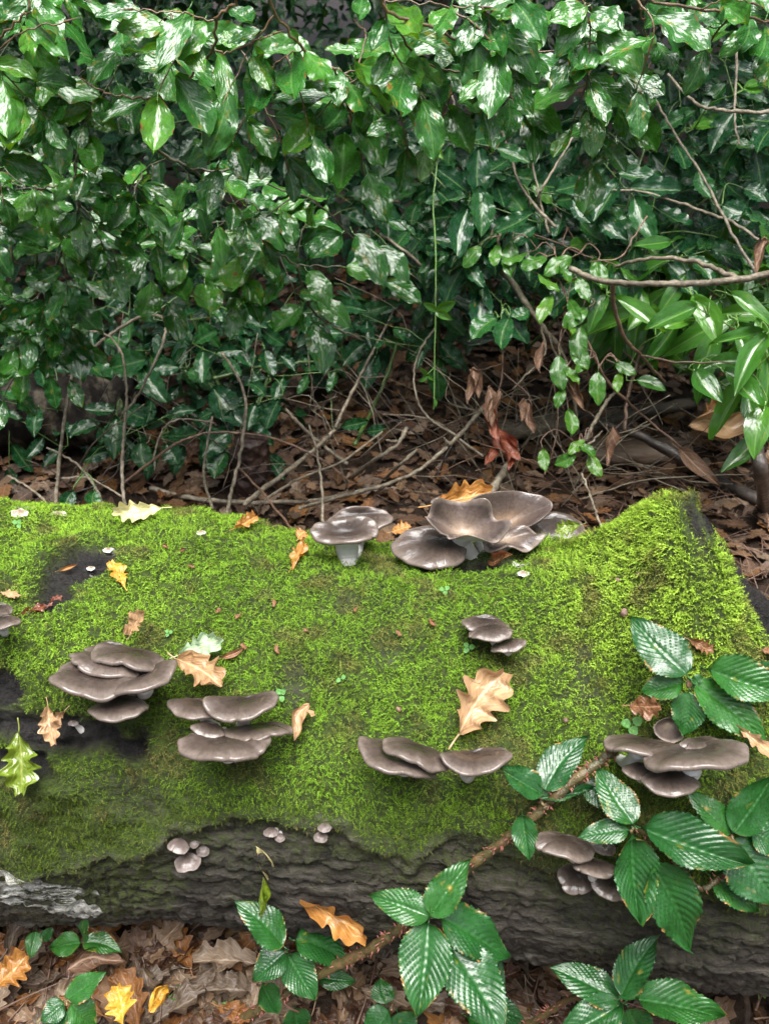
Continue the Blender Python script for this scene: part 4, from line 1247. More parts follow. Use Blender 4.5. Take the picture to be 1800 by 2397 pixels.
# ------------------------------------------------------------------ twigs, sticks, old wood behind the log
def twig(label, pts, r0, r1, mat='dead_twig', name="dead_twig", side=(), group="bare twigs behind the log", cat="twig"):
    """pts: (u, v, depth); depth None = on the ground"""
    pp = [P(u, v, t if t else ground_t(u, v, 0.01)) for u, v, t in pts]
    mb = MB()
    m = sum(depth(p) for p in pp) / len(pp)
    tube(mb, pp, px(r0, m) / 2, px(r1, m) / 2, n=7 * (len(pp) - 1) + 2, sides=7, jit=0.0007, knots=0.14)
    for s in side:
        sp = [P(u, v, t if t else ground_t(u, v, 0.01)) for u, v, t in s]
        tube(mb, sp, px(r1 * 0.9, m) / 2, px(r1 * 0.5, m) / 2, n=5 * (len(sp) - 1) + 2, sides=6, jit=0.0012, knots=0.1)
    o = link(name, mb.mesh(name, M[mat], origin=pp[0]), loc=pp[0])
    return tag(o, label, cat, group)

twig("dead cane arching high over and turning down again, behind the left of the log", [(128, 1215, 1.62), (140, 1060, 1.75), (155, 960, 1.8), (172, 870, 1.82), (190, 838, 1.82), (255, 785, 1.82), (325, 742, 1.8), (370, 738, 1.78), (388, 758, 1.76), (383, 795, 1.74), (355, 862, 1.72), (320, 930, 1.7), (285, 970, 1.7)], 9, 6)
twig("thin dead cane standing upright beside the left holly leaves", [(165, 765, 1.85), (225, 776, 1.83), (262, 792, 1.8), (286, 832, 1.78), (296, 900, 1.74), (294, 965, 1.7), (288, 1050, 1.64), (287, 1130, 1.6), (298, 1212, 1.58)], 5, 8)
twig("pale dead cane curving like a bow left of the middle", [(520, 825, 1.78), (556, 882, 1.76), (575, 940, 1.74), (570, 1010, 1.7), (560, 1080, 1.66), (542, 1150, 1.62), (528, 1215, 1.56)], 7, 9)
twig("short straight twig standing left of the bowed cane", [(497, 975, 1.8), (482, 1060, 1.75), (478, 1120, 1.7), (498, 1190, 1.62)], 5, 7)
twig("long stick leaning from the left ground up towards the middle", [(572, 1180, 1.62), (640, 1128, 1.7), (700, 1082, 1.78), (760, 1030, 1.86), (797, 993, 1.9)], 13, 9, 'pale_twig')
twig("thin branch rising from the top of the leaning stick", [(785, 1000, 1.88), (805, 955, 1.9), (840, 888, 1.92), (868, 830, 1.94), (900, 770, 1.95), (925, 720, 1.95)], 9, 5, side=[[(842, 883, 1.92), (905, 883, 1.9)]])
twig("thin upright twig just left of the twin mushrooms", [(724, 995, 1.68), (742, 1060, 1.64), (754, 1150, 1.56), (757, 1225, 1.5)], 5, 7, 'pale_twig')
twig("short thick broken stick pointing down right behind the upright twig", [(668, 958, 1.95), (712, 1004, 1.92), (765, 1050, 1.86), (812, 1085, 1.82)], 9, 9)
twig("long stick lying level on the litter behind the left half of the log", [(352, 1142, None), (420, 1160, None), (520, 1174, None), (640, 1176, None), (740, 1170, None), (840, 1150, None), (900, 1135, None)], 13, 7, 'pale_twig')
twig("dark thin branch lying in a shallow arch behind the bowed cane", [(290, 1130, 1.7), (380, 1060, 1.78), (430, 1030, 1.82), (500, 1012, 1.84), (600, 1018, 1.84), (680, 1040, 1.8), (760, 1080, 1.78), (820, 1130, 1.7)], 7, 6, 'brown_twig')
twig("curved thin cane bending round like a hook in the middle", [(1018, 768, 1.8), (985, 815, 1.8), (970, 870, 1.8), (975, 930, 1.8), (1000, 975, 1.8), (1060, 1015, 1.78), (1130, 1068, 1.72)], 5, 6)
twig("knobbly lichened stick leaning from the litter up to a broken end in the middle", [(700, 1190, 1.55), (800, 1162, 1.62), (900, 1135, 1.66), (980, 1100, 1.7), (1040, 1052, 1.74), (1090, 1002, 1.78), (1138, 945, 1.82)], 8, 11, side=[[(1055, 1040, 1.74), (1040, 1025, 1.73)]])
twig("broken grey stick stub with a short fork left of the knobbly stick", [(820, 1120, None), (880, 1075, 1.75), (930, 1040, 1.76), (952, 1002, 1.77)], 11, 10, side=[[(930, 1035, 1.76), (905, 1030, 1.74)]])
twig("pale splinter lying across the litter in the middle", [(900, 1120, None), (940, 1085, 1.72), (976, 1052, 1.74)], 9, 7, 'pale_twig')
twig("pale split stick standing behind the mushroom cluster", [(1150, 1150, 1.6), (1180, 1100, 1.66), (1205, 1065, 1.7)], 20, 15, 'pale_twig')
twig("white thin twig standing to the right of the mushroom cluster", [(1362, 1108, 1.6), (1378, 1150, 1.55), (1392, 1190, 1.5), (1407, 1232, 1.44)], 5, 6, 'pale_twig')
twig("thin twig leaning left at the far left edge of the log", [(20, 1113, 1.75), (80, 1150, 1.68), (120, 1190, 1.6)], 5, 6, 'pale_twig')
twig("thin pale twig leaning over to the right at the left", [(110, 1048, 1.78), (165, 1075, 1.74), (210, 1120, 1.68), (258, 1210, 1.58)], 5, 7, 'pale_twig')
twig("thin level twig crossing the upright canes on the left", [(130, 1120, 1.72), (200, 1117, 1.7), (240, 1135, 1.68), (285, 1162, 1.64)], 5, 5, 'pale_twig')
twig("thin curving twig behind the left holly", [(362, 1100, 1.8), (362, 1060, 1.82), (385, 1000, 1.84), (430, 980, 1.85), (500, 990, 1.84)], 5, 4)
twig("thin twig dropping down to the log left of the pale oak leaf", [(560, 1095, 1.7), (620, 1160, 1.6), (680, 1235, 1.5), (700, 1265, 1.45)], 6, 6, 'brown_twig')
twig("crossing pale twig lying low right of the bowed cane", [(620, 1170, 1.62), (700, 1120, 1.7), (800, 1080, 1.76), (895, 1010, 1.82)], 7, 5, 'pale_twig')
# right half
twig("bare grey branch running level across the right above the laurel", [(1335, 628, 1.5), (1400, 655, 1.46), (1500, 663, 1.42), (1600, 663, 1.4), (1700, 657, 1.38), (1830, 636, 1.35)], 14, 16, 'dead_twig', "bare_branch", [[(1725, 652, 1.38), (1660, 622, 1.42), (1580, 605, 1.46), (1500, 609, 1.5), (1440, 624, 1.55)]], None, "branch")
twig("dark leaning branch that droops from the middle right towards the litter", [(1140, 595, 1.66), (1195, 655, 1.65), (1235, 715, 1.65), (1275, 770, 1.66), (1320, 835, 1.68), (1342, 930, 1.7), (1352, 1010, 1.74)], 17, 8, 'dead_twig', "bare_branch", [[(1262, 750, 1.66), (1275, 820, 1.66), (1240, 870, 1.68), (1200, 910, 1.7)], [(1285, 780, 1.66), (1310, 870, 1.68), (1320, 960, 1.7)]], None, "branch")
twig("reddish brown stem curving down beneath the level grey branch", [(1434, 660, 1.46), (1438, 720, 1.5), (1462, 790, 1.55), (1500, 832, 1.6), (1556, 893, 1.66)], 12, 7, 'brown_twig', side=[[(1500, 832, 1.6), (1590, 845, 1.58), (1710, 850, 1.56)]])
twig("long thin twig slanting down through the right holly", [(1530, 225, 1.55), (1580, 312, 1.54), (1650, 422, 1.52), (1710, 540, 1.5), (1772, 645, 1.48)], 5, 8)
twig("twig curving down to join the slanting twig at the right", [(1430, 445, 1.6), (1500, 447, 1.58), (1575, 470, 1.56), (1650, 495, 1.54), (1720, 522, 1.52), (1775, 560, 1.5)], 5, 8)
twig("smooth pale twig entering level from the upper right edge", [(1563, 172, 1.5), (1610, 225, 1.48), (1650, 250, 1.46), (1720, 259, 1.44), (1830, 263, 1.42)], 6, 10, 'pale_twig')
twig("thin twig hanging straight down near the upper right edge", [(1727, 95, 1.48), (1722, 200, 1.48), (1721, 290, 1.48), (1731, 338, 1.48)], 7, 5, 'pale_twig')
twig("thin crossing twig in front of the holly, left leg", [(1235, 315, 1.6), (1250, 400, 1.6), (1263, 470, 1.6), (1285, 545, 1.6)], 5, 6, 'pale_twig')
twig("thin crossing twig in front of the holly, right leg", [(1350, 303, 1.58), (1302, 385, 1.58), (1268, 440, 1.58), (1260, 470, 1.6)], 5, 7, 'pale_twig')
twig("peeling brown twig running into the crossing twigs", [(1160, 265, 1.62), (1190, 350, 1.62), (1215, 425, 1.62), (1255, 485, 1.6), (1300, 530, 1.6)], 6, 8)
twig("thin brown twig from the left towards the dark leaning branch", [(890, 545, 1.6), (950, 590, 1.6), (985, 620, 1.62)], 7, 8)
twig("pale upright twig behind the top middle leaves", [(1045, 195, 1.5), (1065, 250, 1.5), (1062, 340, 1.5)], 6, 4)
twig("orange-brown arching twig above the level branch", [(1515, 505, 1.55), (1480, 560, 1.55), (1450, 602, 1.55), (1380, 612, 1.56)], 4, 3, 'brown_twig')
twig("thin straight twig slanting down to the grey curled leaf at the right", [(1365, 780, 1.62), (1420, 890, 1.66), (1480, 950, 1.7), (1520, 985, 1.72), (1600, 1052, 1.72)], 8, 5, 'brown_twig')
twig("forked dead seedling standing in the right litter", [(1462, 1005, 1.78), (1468, 930, 1.8), (1490, 850, 1.8), (1510, 790, 1.8)], 9, 9, 'brown_twig', side=[[(1490, 850, 1.8), (1460, 822, 1.8)], [(1475, 880, 1.8), (1520, 840, 1.82), (1560, 805, 1.84)]])
twig("pale broken stalk standing in the litter near the dark branch", [(1370, 1030, 1.75), (1390, 990, 1.76), (1420, 940, 1.78), (1450, 905, 1.8)], 11, 7, 'pale_twig', side=[[(1376, 1040, 1.74), (1410, 1008, 1.75)]])
twig("thin dark red stem arching at the left of the sapling", [(1290, 860, 1.8), (1305, 970, 1.78), (1295, 1050, 1.76), (1275, 1110, 1.7)], 4, 4, 'brown_twig')
for i, (a, b) in enumerate((((1170, 850), (1190, 960)), ((1235, 880), (1190, 925)), ((1260, 980), (1230, 930)))):
    pass
twig("wet dark fallen branch lying aslant in the right litter", [(1340, 962, None), (1450, 1015, None), (1540, 1062, None), (1610, 1092, None), (1700, 1135, None), (1790, 1180, None)], 22, 30, 'dark_twig', "fallen_branch", [[(1620, 1085, 1.8), (1500, 1020, 1.85), (1400, 990, 1.9)]], None, "branch")
twig("dark wet stem standing upright at the right edge", [(1790, 1190, None), (1780, 1100, 1.6), (1765, 1010, 1.66), (1745, 940, 1.7)], 34, 24, 'dark_twig', "wet_sapling", (), None, "stem")
twig("pale fallen pole lying level behind the right litter", [(1380, 1000, None), (1480, 968, None), (1620, 945, None), (1840, 925, None)], 30, 26, 'pale_log', "fallen_pole", (), None, "pole")
twig("smooth green holly stem lying level in the dark litter of the middle", [(500, 885, 1.95), (590, 862, 1.98), (640, 852, 2.0), (700, 848, 2.0), (780, 842, 2.02)], 9, 7, 'green_stem', "green_branch", [[(645, 855, 2.0), (620, 920, 1.95), (590, 970, 1.92)]], None, "stem")
twig("green holly stem slanting up right of the dark litter gap", [(830, 1040, 1.9), (870, 960, 2.0), (905, 880, 2.05), (930, 800, 2.1)], 10, 8, 'green_stem', "green_branch", (), None, "stem")

for i in range(80):
    u, v = random.uniform(-20, 1780), random.uniform(985, 1190)
    if random.random() < .3: u = random.uniform(1050, 1400)
    a = G(u, v, 0.02)
    if a.y < np.interp(a.x, sx, sy) + 0.22: a.y = np.interp(a.x, sx, sy) + random.uniform(.25, .6)
    d = Vector((random.uniform(-1, 1), random.uniform(-.4, .5), random.uniform(0.05, 0.9))).normalized() * random.uniform(0.12, 0.38)
    mb = MB()
    m_ = a + d * .5 + Vector((random.uniform(-.04, .04), random.uniform(-.04, .04), random.uniform(-.01, .06)))
    r_ = random.uniform(.0010, .0022)
    c = tube(mb, [a, m_, a + d], r_, r_ * .5, n=16, sides=5, jit=0.0008, knots=.15)
    f = Vector(c[random.randrange(5, 12)])
    tube(mb, [f, f + rv(.03) + d * .15, f + rv(.05) + d * .3], r_ * .6, r_ * .35, n=8, sides=5, jit=.0006)
    o = link("fine_twig", mb.mesh("fine_twig", M[random.choice(('brown_twig', 'dead_twig', 'pale_twig', 'pale_twig', 'dark_twig'))], origin=a), loc=a)
    tag(o, "thin bare twig tangled in the litter behind the log", "twig", "fine tangled twigs behind the log")

def lump(label, name, cat, mat, c, axis, length, r, n=40, sides=28, rough=0.12, flat=1.0, seed=0, part=None):
    """rough round timber: log, stump or slab"""
    c = Vector(c); ax = Vector(axis).normalized()
    s = np.linspace(-0.5, 0.5, n)
    th = np.linspace(0, 2 * np.pi, sides, endpoint=False)
    a = ax.cross(Vector((0.1, 0.3, 1))).normalized() if abs(ax.z) < 0.8 else ax.cross(Vector((1, 0, 0))).normalized()
    b = ax.cross(a)
    S, TH = np.meshgrid(s, th, indexing='ij')
    A, B, X = np.array(a), np.array(b), np.array(ax)
    dirs = np.cos(TH)[..., None] * A + np.sin(TH)[..., None] * B * flat
    p = S[..., None] * length * X + dirs * r
    nz = fbm(p.reshape(-1, 3) * (1.3 / r) + seed, 4, 7 + seed).reshape(S.shape) - 0.5
    p = p + dirs * r * nz[..., None] * rough * 4
    v = p.reshape(-1, 3)
    e0, e1 = p[0].mean(0) + X * r * 0.1, p[-1].mean(0) - X * r * 0.15
    v = np.vstack([v, e0, e1])
    j = np.arange(sides); m = n * sides
    t0 = np.stack([(j + 1) % sides, j, np.full(sides, m)], 1)
    t1 = np.stack([(n - 1) * sides + j, (n - 1) * sides + (j + 1) % sides, np.full(sides, m + 1)], 1)
    me = make_mesh(name, v, [grid_quads(n, sides, True), np.vstack([t0, t1])], M[mat])
    return tag(link(name, me, loc=c), label, cat)

lump("dark fallen birch log with pale peeling bark behind the left end of the mossy log", "fallen_birch_log", "log", 'birch', G(-240, 1090) + Vector((0, 0.10, 0.07)), (1, 0.06, -0.01), 1.0, 0.085, 110, 60, 0.13, seed=3)
lump("small reddish rotten stump between the twigs left of the middle", "tree_stump", "stump", 'stump', G(590, 1150) + Vector((0, 0.02, 0.05)), (0.05, 0, 1), 0.13, 0.036, 50, 50, 0.26, seed=5)
lump("flat slab of pale rotten wood lying in the right litter", "rotten_wood", "wood", 'rotten', G(1490, 1095) + Vector((0, 0.03, 0.02)), (1, 0.05, -0.03), 0.22, 0.055, 40, 30, 0.12, flat=0.55, seed=9)
lump("mossy grey root lying behind the hanging dead leaves", "root", "root", 'pale_log', G(1240, 1030) + Vector((0, 0.02, 0.02)), (1, 0.2, 0.05), 0.20, 0.03, 30, 20, 0.2, flat=0.8, seed=12)
# trunks far behind
for lab, x, y, r in (("grey tree trunk far behind at the upper left", -1.75, 5.2, 0.16), ("dark tree trunk far behind at the upper right", 1.5, 6.2, 0.14)):
    tag(lump(lab, "bare_tree", "tree", 'trunk', (x, y, 2.0), (0.03, 0.02, 1), 4.2, r, 60, 28, 0.06, seed=int(x * 10) % 50), lab, "tree")

# ------------------------------------------------------------------ hanging vine and dead hanging leaves
vine = thing("creeper_vine", "thin bright green creeper hanging straight down in the middle with small three-part leaves", "vine", P(1035, 278, 1.5))
mb = MB()
tube(mb, [P(u, v, 1.5) for u, v in ((1038, 278), (1030, 330), (1020, 410), (1014, 480), (1019, 560), (1020, 660), (1019, 760), (1017, 860), (1015, 958))], 0.0017, 0.0011, n=40, sides=6, jit=0.0003)
tube(mb, [P(1016, 860, 1.5), P(1000, 876, 1.495)], 0.001, 0.0008, n=4, sides=5)
link("stem", mb.mesh("stem", M['vine_stem'], origin=vine.location), vine)
for b, t in (((1020, 726), (992, 710)), ((1023, 724), (1066, 706)), ((1022, 728), (1055, 748)), ((1000, 876), (985, 862)), ((999, 878), (982, 893)), ((1002, 878), (1014, 890)), ((1016, 935), (1021, 950)), ((1012, 330), (975, 265)), ((1005, 332), (985, 390)), ((1012, 332), (1034, 370))):
    w = math.hypot(t[0] - b[0], t[1] - b[1]) * 0.55
    put_leaf("leaf", random.choice(LM['creeper']), vine, P(*b, 1.5), P(*t, 1.48), to_cam(vine.location) + rv(.2), px(w, 1.5), 'creeper')

def curled(name, seed, mat):
    """withered leaf rolled along its length"""
    r = random.Random(seed)
    t = np.linspace(0, 1, 22); s = np.linspace(-1, 1, 13)
    T_, S = np.meshgrid(t, s, indexing='ij')
    ang = S * r.uniform(1.2, 2.4) + 0.4 * np.sin(6 * T_ + r.uniform(0, 6))
    w = 0.16 * np.sin(np.pi * T_ ** 0.8) ** 0.7 * (1 + 0.12 * np.sin(14 * T_ + 3 * S)) + 0.006
    x = w * np.sin(ang); z = w * (1 - np.cos(ang)) + 0.03 * np.sin(9 * T_ + S * 2)
    y = T_ + 0.03 * np.sin(7 * S + 4 * T_)
    x = x + 0.08 * np.sin(4 * T_ + r.uniform(0, 6))
    return make_mesh(name, np.stack([x, y, z], -1).reshape(-1, 3), grid_quads(22, 13)[:, ::-1], mat, np.stack([(S + 1) / 2, T_], -1).reshape(-1, 2))
M['rust'] = oak_mat("rust_dead_leaf", (0.34, 0.10, 0.045), (0.20, 0.055, 0.03), rough=0.45, coat=0.1)
M['tan_dead'] = oak_mat("tan_dead_leaf", (0.26, 0.15, 0.085), (0.15, 0.08, 0.045), coat=0.0, rough=.6)
root = thing("withered_spray", "spray of withered leaves hanging behind the mushroom cluster, the lowest ones rust red", "leaves", P(1180, 820, 1.68))
mb = MB()
tube(mb, [P(1180, 790, 1.7), P(1175, 880, 1.69), P(1160, 950, 1.68), P(1165, 1000, 1.66)], 0.002, 0.001, n=16, sides=5, jit=0.001)
tube(mb, [P(1176, 870, 1.69), P(1230, 915, 1.68), P(1245, 950, 1.67)], 0.0014, 0.001, n=10, sides=5, jit=0.001)
tube(mb, [P(1178, 850, 1.69), P(1140, 862, 1.68), P(1110, 868, 1.67)], 0.0014, 0.001, n=10, sides=5, jit=0.001)
link("twig", mb.mesh("twig", M['brown_twig'], origin=root.location), root)
for i, (b, t, w, m) in enumerate((((1130, 950), (1175, 1030), 46, 'rust'), ((1160, 1000), (1212, 1080), 62, 'rust'), ((1165, 1010), (1190, 1100), 50, 'rust'), ((1155, 1040), (1140, 1090), 36, 'rust'), ((1110, 862), (1100, 945), 40, 'tan_dead'), ((1100, 865), (1125, 930), 36, 'tan_dead'),
                                  ((1140, 905), (1150, 985), 44, 'tan_dead'), ((1165, 915), (1155, 1000), 36, 'tan_dead'), ((1240, 945), (1245, 1015), 40, 'tan_dead'), ((1225, 935), (1220, 985), 30, 'tan_dead'), ((1270, 800), (1268, 870), 30, 'tan_dead'), ((1350, 880), (1362, 960), 36, 'tan_dead'), ((1342, 850), (1350, 920), 30, 'tan_dead'))):
    put_leaf("leaf", curled("leaf", 200 + i, M[m]), root, P(*b, 1.62), P(*t, 1.59), to_cam(P(*b, 1.66)) + rv(0.3), px(w, 1.66) * 1.05, 'oak')
for i, (b, t, lab) in enumerate((((1790, 560), (1770, 640), "bunch of brown withered leaves hanging by the right edge below the level twig"), ((1430, 1000), (1425, 1090), "thin tan dead leaf hanging in front of the pale slab"))):
    o = put_leaf("withered_leaf", curled("withered_leaf", 230 + i, M['tan_dead']), None, P(*b, 1.45), P(*t, 1.42), to_cam(P(*b, 1.5)) + rv(.3), px(40, 1.45), 'oak')
    tag(o, lab, "leaf")

# ------------------------------------------------------------------ leaf litter
OAK_LOW = None
def oak_low(seed):
    me = leaf_mesh("tmp", 'oak', seed, M['dead'], 10, 2, 0, True)
    v = np.empty(len(me.vertices) * 3, np.float32); me.vertices.foreach_get("co", v)
    q = np.empty(len(me.loops), np.int32); me.loops.foreach_get("vertex_index", q)
    uvs = np.empty(len(me.loops) * 2, np.float32); me.uv_layers[0].data.foreach_get("uv", uvs)
    uv = np.zeros((len(me.vertices), 2)); uv[q] = uvs.reshape(-1, 2)
    bpy.data.meshes.remove(me)
    return v.reshape(-1, 3).astype(np.float64), q.reshape(-1, 4), uv
deadc = np.array([(0.085, 0.04, 0.018), (0.14, 0.07, 0.03), (0.20, 0.115, 0.06), (0.12, 0.07, 0.045), (0.22, 0.14, 0.085), (0.25, 0.115, 0.035), (0.09, 0.055, 0.035), (0.27, 0.19, 0.13), (0.10, 0.06, 0.04)])

def log_front_y(x):
    return np.interp(x, sx, sy) - np.interp(x, sx, sr)

# single leaves one can tell apart
n_single = 0
FALL = {}
for cn, c1, c2 in (("dark brown", (0.11, 0.05, 0.025), (0.07, 0.034, 0.018)), ("tan", (0.25, 0.155, 0.085), (0.19, 0.11, 0.055)), ("orange-brown", (0.30, 0.125, 0.03), (0.22, 0.085, 0.025)), ("grey-brown", (0.17, 0.12, 0.078), (0.11, 0.075, 0.048)), ("pale buff", (0.36, 0.26, 0.175), (0.28, 0.20, 0.13))):
    mt = oak_mat("fallen_leaf_" + cn.replace(" ", "_").replace("-", "_"), c1, c2, coat=0.04, rough=0.5)
    ms = []
    for i in range(5):
        m_ = LM['dead'][(i * 3 + len(FALL)) % 10].copy(); m_.materials.clear(); m_.materials.append(mt); ms.append(m_)
    FALL[cn] = ms
def ground_leaf(x, y, z, size, me=None):
    n = Vector((random.gauss(0, 0.2), random.gauss(-0.08, 0.2), 1)).normalized()
    a = random.uniform(0, 6.3)
    d = Vector((math.cos(a), math.sin(a), 0)); d = (d - n * d.dot(n)).normalized()
    b = Vector((x, y, z))
    cn = random.choice(list(FALL) + ["tan", "grey-brown"])
    o = put_leaf("fallen_leaf", random.choice(FALL[cn]), None, b, b + d * size, n, None, 'oak')
    fr_ = y < log_front_y(x) + 0.12
    xs_ = x / max(0.5, depth(b))
    wh = "left" if xs_ < -0.17 else ("middle" if xs_ < 0.12 else "right")
    tag(o, "%s fallen oak leaf on the ground %s the log, %s part" % (cn, "in front of" if fr_ else "behind", wh), "leaf", "%s fallen leaves %s the log, %s" % (cn, "before" if fr_ else "behind", wh))
    return o
cnt = 0
while cnt < 165:
    u, v = random.uniform(-60, 1300), random.uniform(2150, 2460)
    if u > 900 and random.random() < .5: continue
    p = G(u, v)
    if p.y > log_front_y(p.x) + 0.10: continue
    ground_leaf(p.x, p.y, gh(p.x, p.y).item() + random.uniform(0.012, 0.030), random.uniform(0.042, 0.074)); cnt += 1
while cnt < 290:
    u, v = random.uniform(-40, 1840), random.uniform(920, 1300)
    if random.random() < (1000 - v) / 120: continue
    p = G(u, v)
    if p.y < np.interp(p.x, sx, sy) + 0.18: continue
    ground_leaf(p.x, p.y, gh(p.x, p.y).item() + random.uniform(0.008, 0.03), random.uniform(0.036, 0.062)); cnt += 1
# the rest of the litter
lit = []
for _ in range(1700): lit.append((random.uniform(-0.8, 0.9), random.uniform(0.05, 0.95)))
for _ in range(5400): lit.append((random.gauss(0, 0.9), random.uniform(1.0, 2.9)))
for _ in range(1500): lit.append((random.uniform(-3.5, 3.5), random.uniform(2.5, 7.5)))
lit = np.array(lit)
zz = gh(lit[:, 0], lit[:, 1]) + RNG.uniform(0.0, 0.018, len(lit))
pos3 = np.column_stack([lit, zz])
nr = RNG.normal(0, 0.17, (len(lit), 3)) + np.array([0, -0.05, 1]); nr /= np.linalg.norm(nr, axis=1, keepdims=True)
cc = deadc[RNG.integers(0, len(deadc), len(lit))] * RNG.uniform(0.35, 1.0, (len(lit), 1))
parts = []
for k in range(4):
    m = np.arange(len(lit)) % 4 == k
    me = scatter_mesh("leaf_litter", oak_low(300 + k), pos3[m], nr[m], RNG.normal(0, 1, (m.sum(), 3)), RNG.uniform(0.038, 0.066, m.sum()), cc[m], M['dead_tint'])
    parts.append(me)
def join_meshes(name, mats, mes):
    mb_v, mb_q, uvs, tn, off = [], [], [], [], 0
    for me in mes:
        v = np.empty(len(me.vertices) * 3, np.float32); me.vertices.foreach_get("co", v)
        q = np.empty(len(me.loops), np.int32); me.loops.foreach_get("vertex_index", q)
        uu = np.empty(len(me.loops) * 2, np.float32); me.uv_layers[0].data.foreach_get("uv", uu)
        uv = np.zeros((len(me.vertices), 2)); uv[q] = uu.reshape(-1, 2)
        c = np.empty(len(me.vertices) * 4, np.float32); me.attributes["tint"].data.foreach_get("color", c)
        mb_v.append(v.reshape(-1, 3)); mb_q.append(q.reshape(-1, 4) + off); uvs.append(uv); tn.append(c.reshape(-1, 4)[:, :3]); off += len(me.vertices)
        bpy.data.meshes.remove(me)
    return make_mesh(name, np.vstack(mb_v), np.vstack(mb_q), mats, np.vstack(uvs), {"tint": np.vstack(tn)})
litter = link("leaf_litter", join_meshes("leaf_litter", M['dead_tint'], parts))
litter["kind"] = "stuff"
# small broken twigs and needles in the litter
mb = MB()
for _ in range(900):
    if random.random() < 0.45:
        u, v = random.uniform(1250, 1850), random.uniform(1030, 1420)
        p = G(u, v)
        if p.y < np.interp(p.x, sx, sy) + 0.15: continue
    else:
        p = Vector((random.gauss(0, .7), random.choice((random.uniform(1.0, 2.4), random.uniform(1.0, 2.4), random.uniform(.2, .6))), 0))
    L = random.uniform(0.02, 0.09)
    a = random.uniform(0, 3.14)
    z = gh(p.x, p.y).item() + random.uniform(0.012, 0.035)
    d = Vector((math.cos(a), math.sin(a), random.uniform(-.2, .35)))
    q = Vector((p.x, p.y, z))
    tube(mb, [q, q + d * L * .5 + rv(.002), q + d * L], random.uniform(.0007, .0018), .0006, n=4, sides=4)
o = link("twig_litter", mb.mesh("twig_litter", M['brown_twig']))
o["kind"] = "stuff"

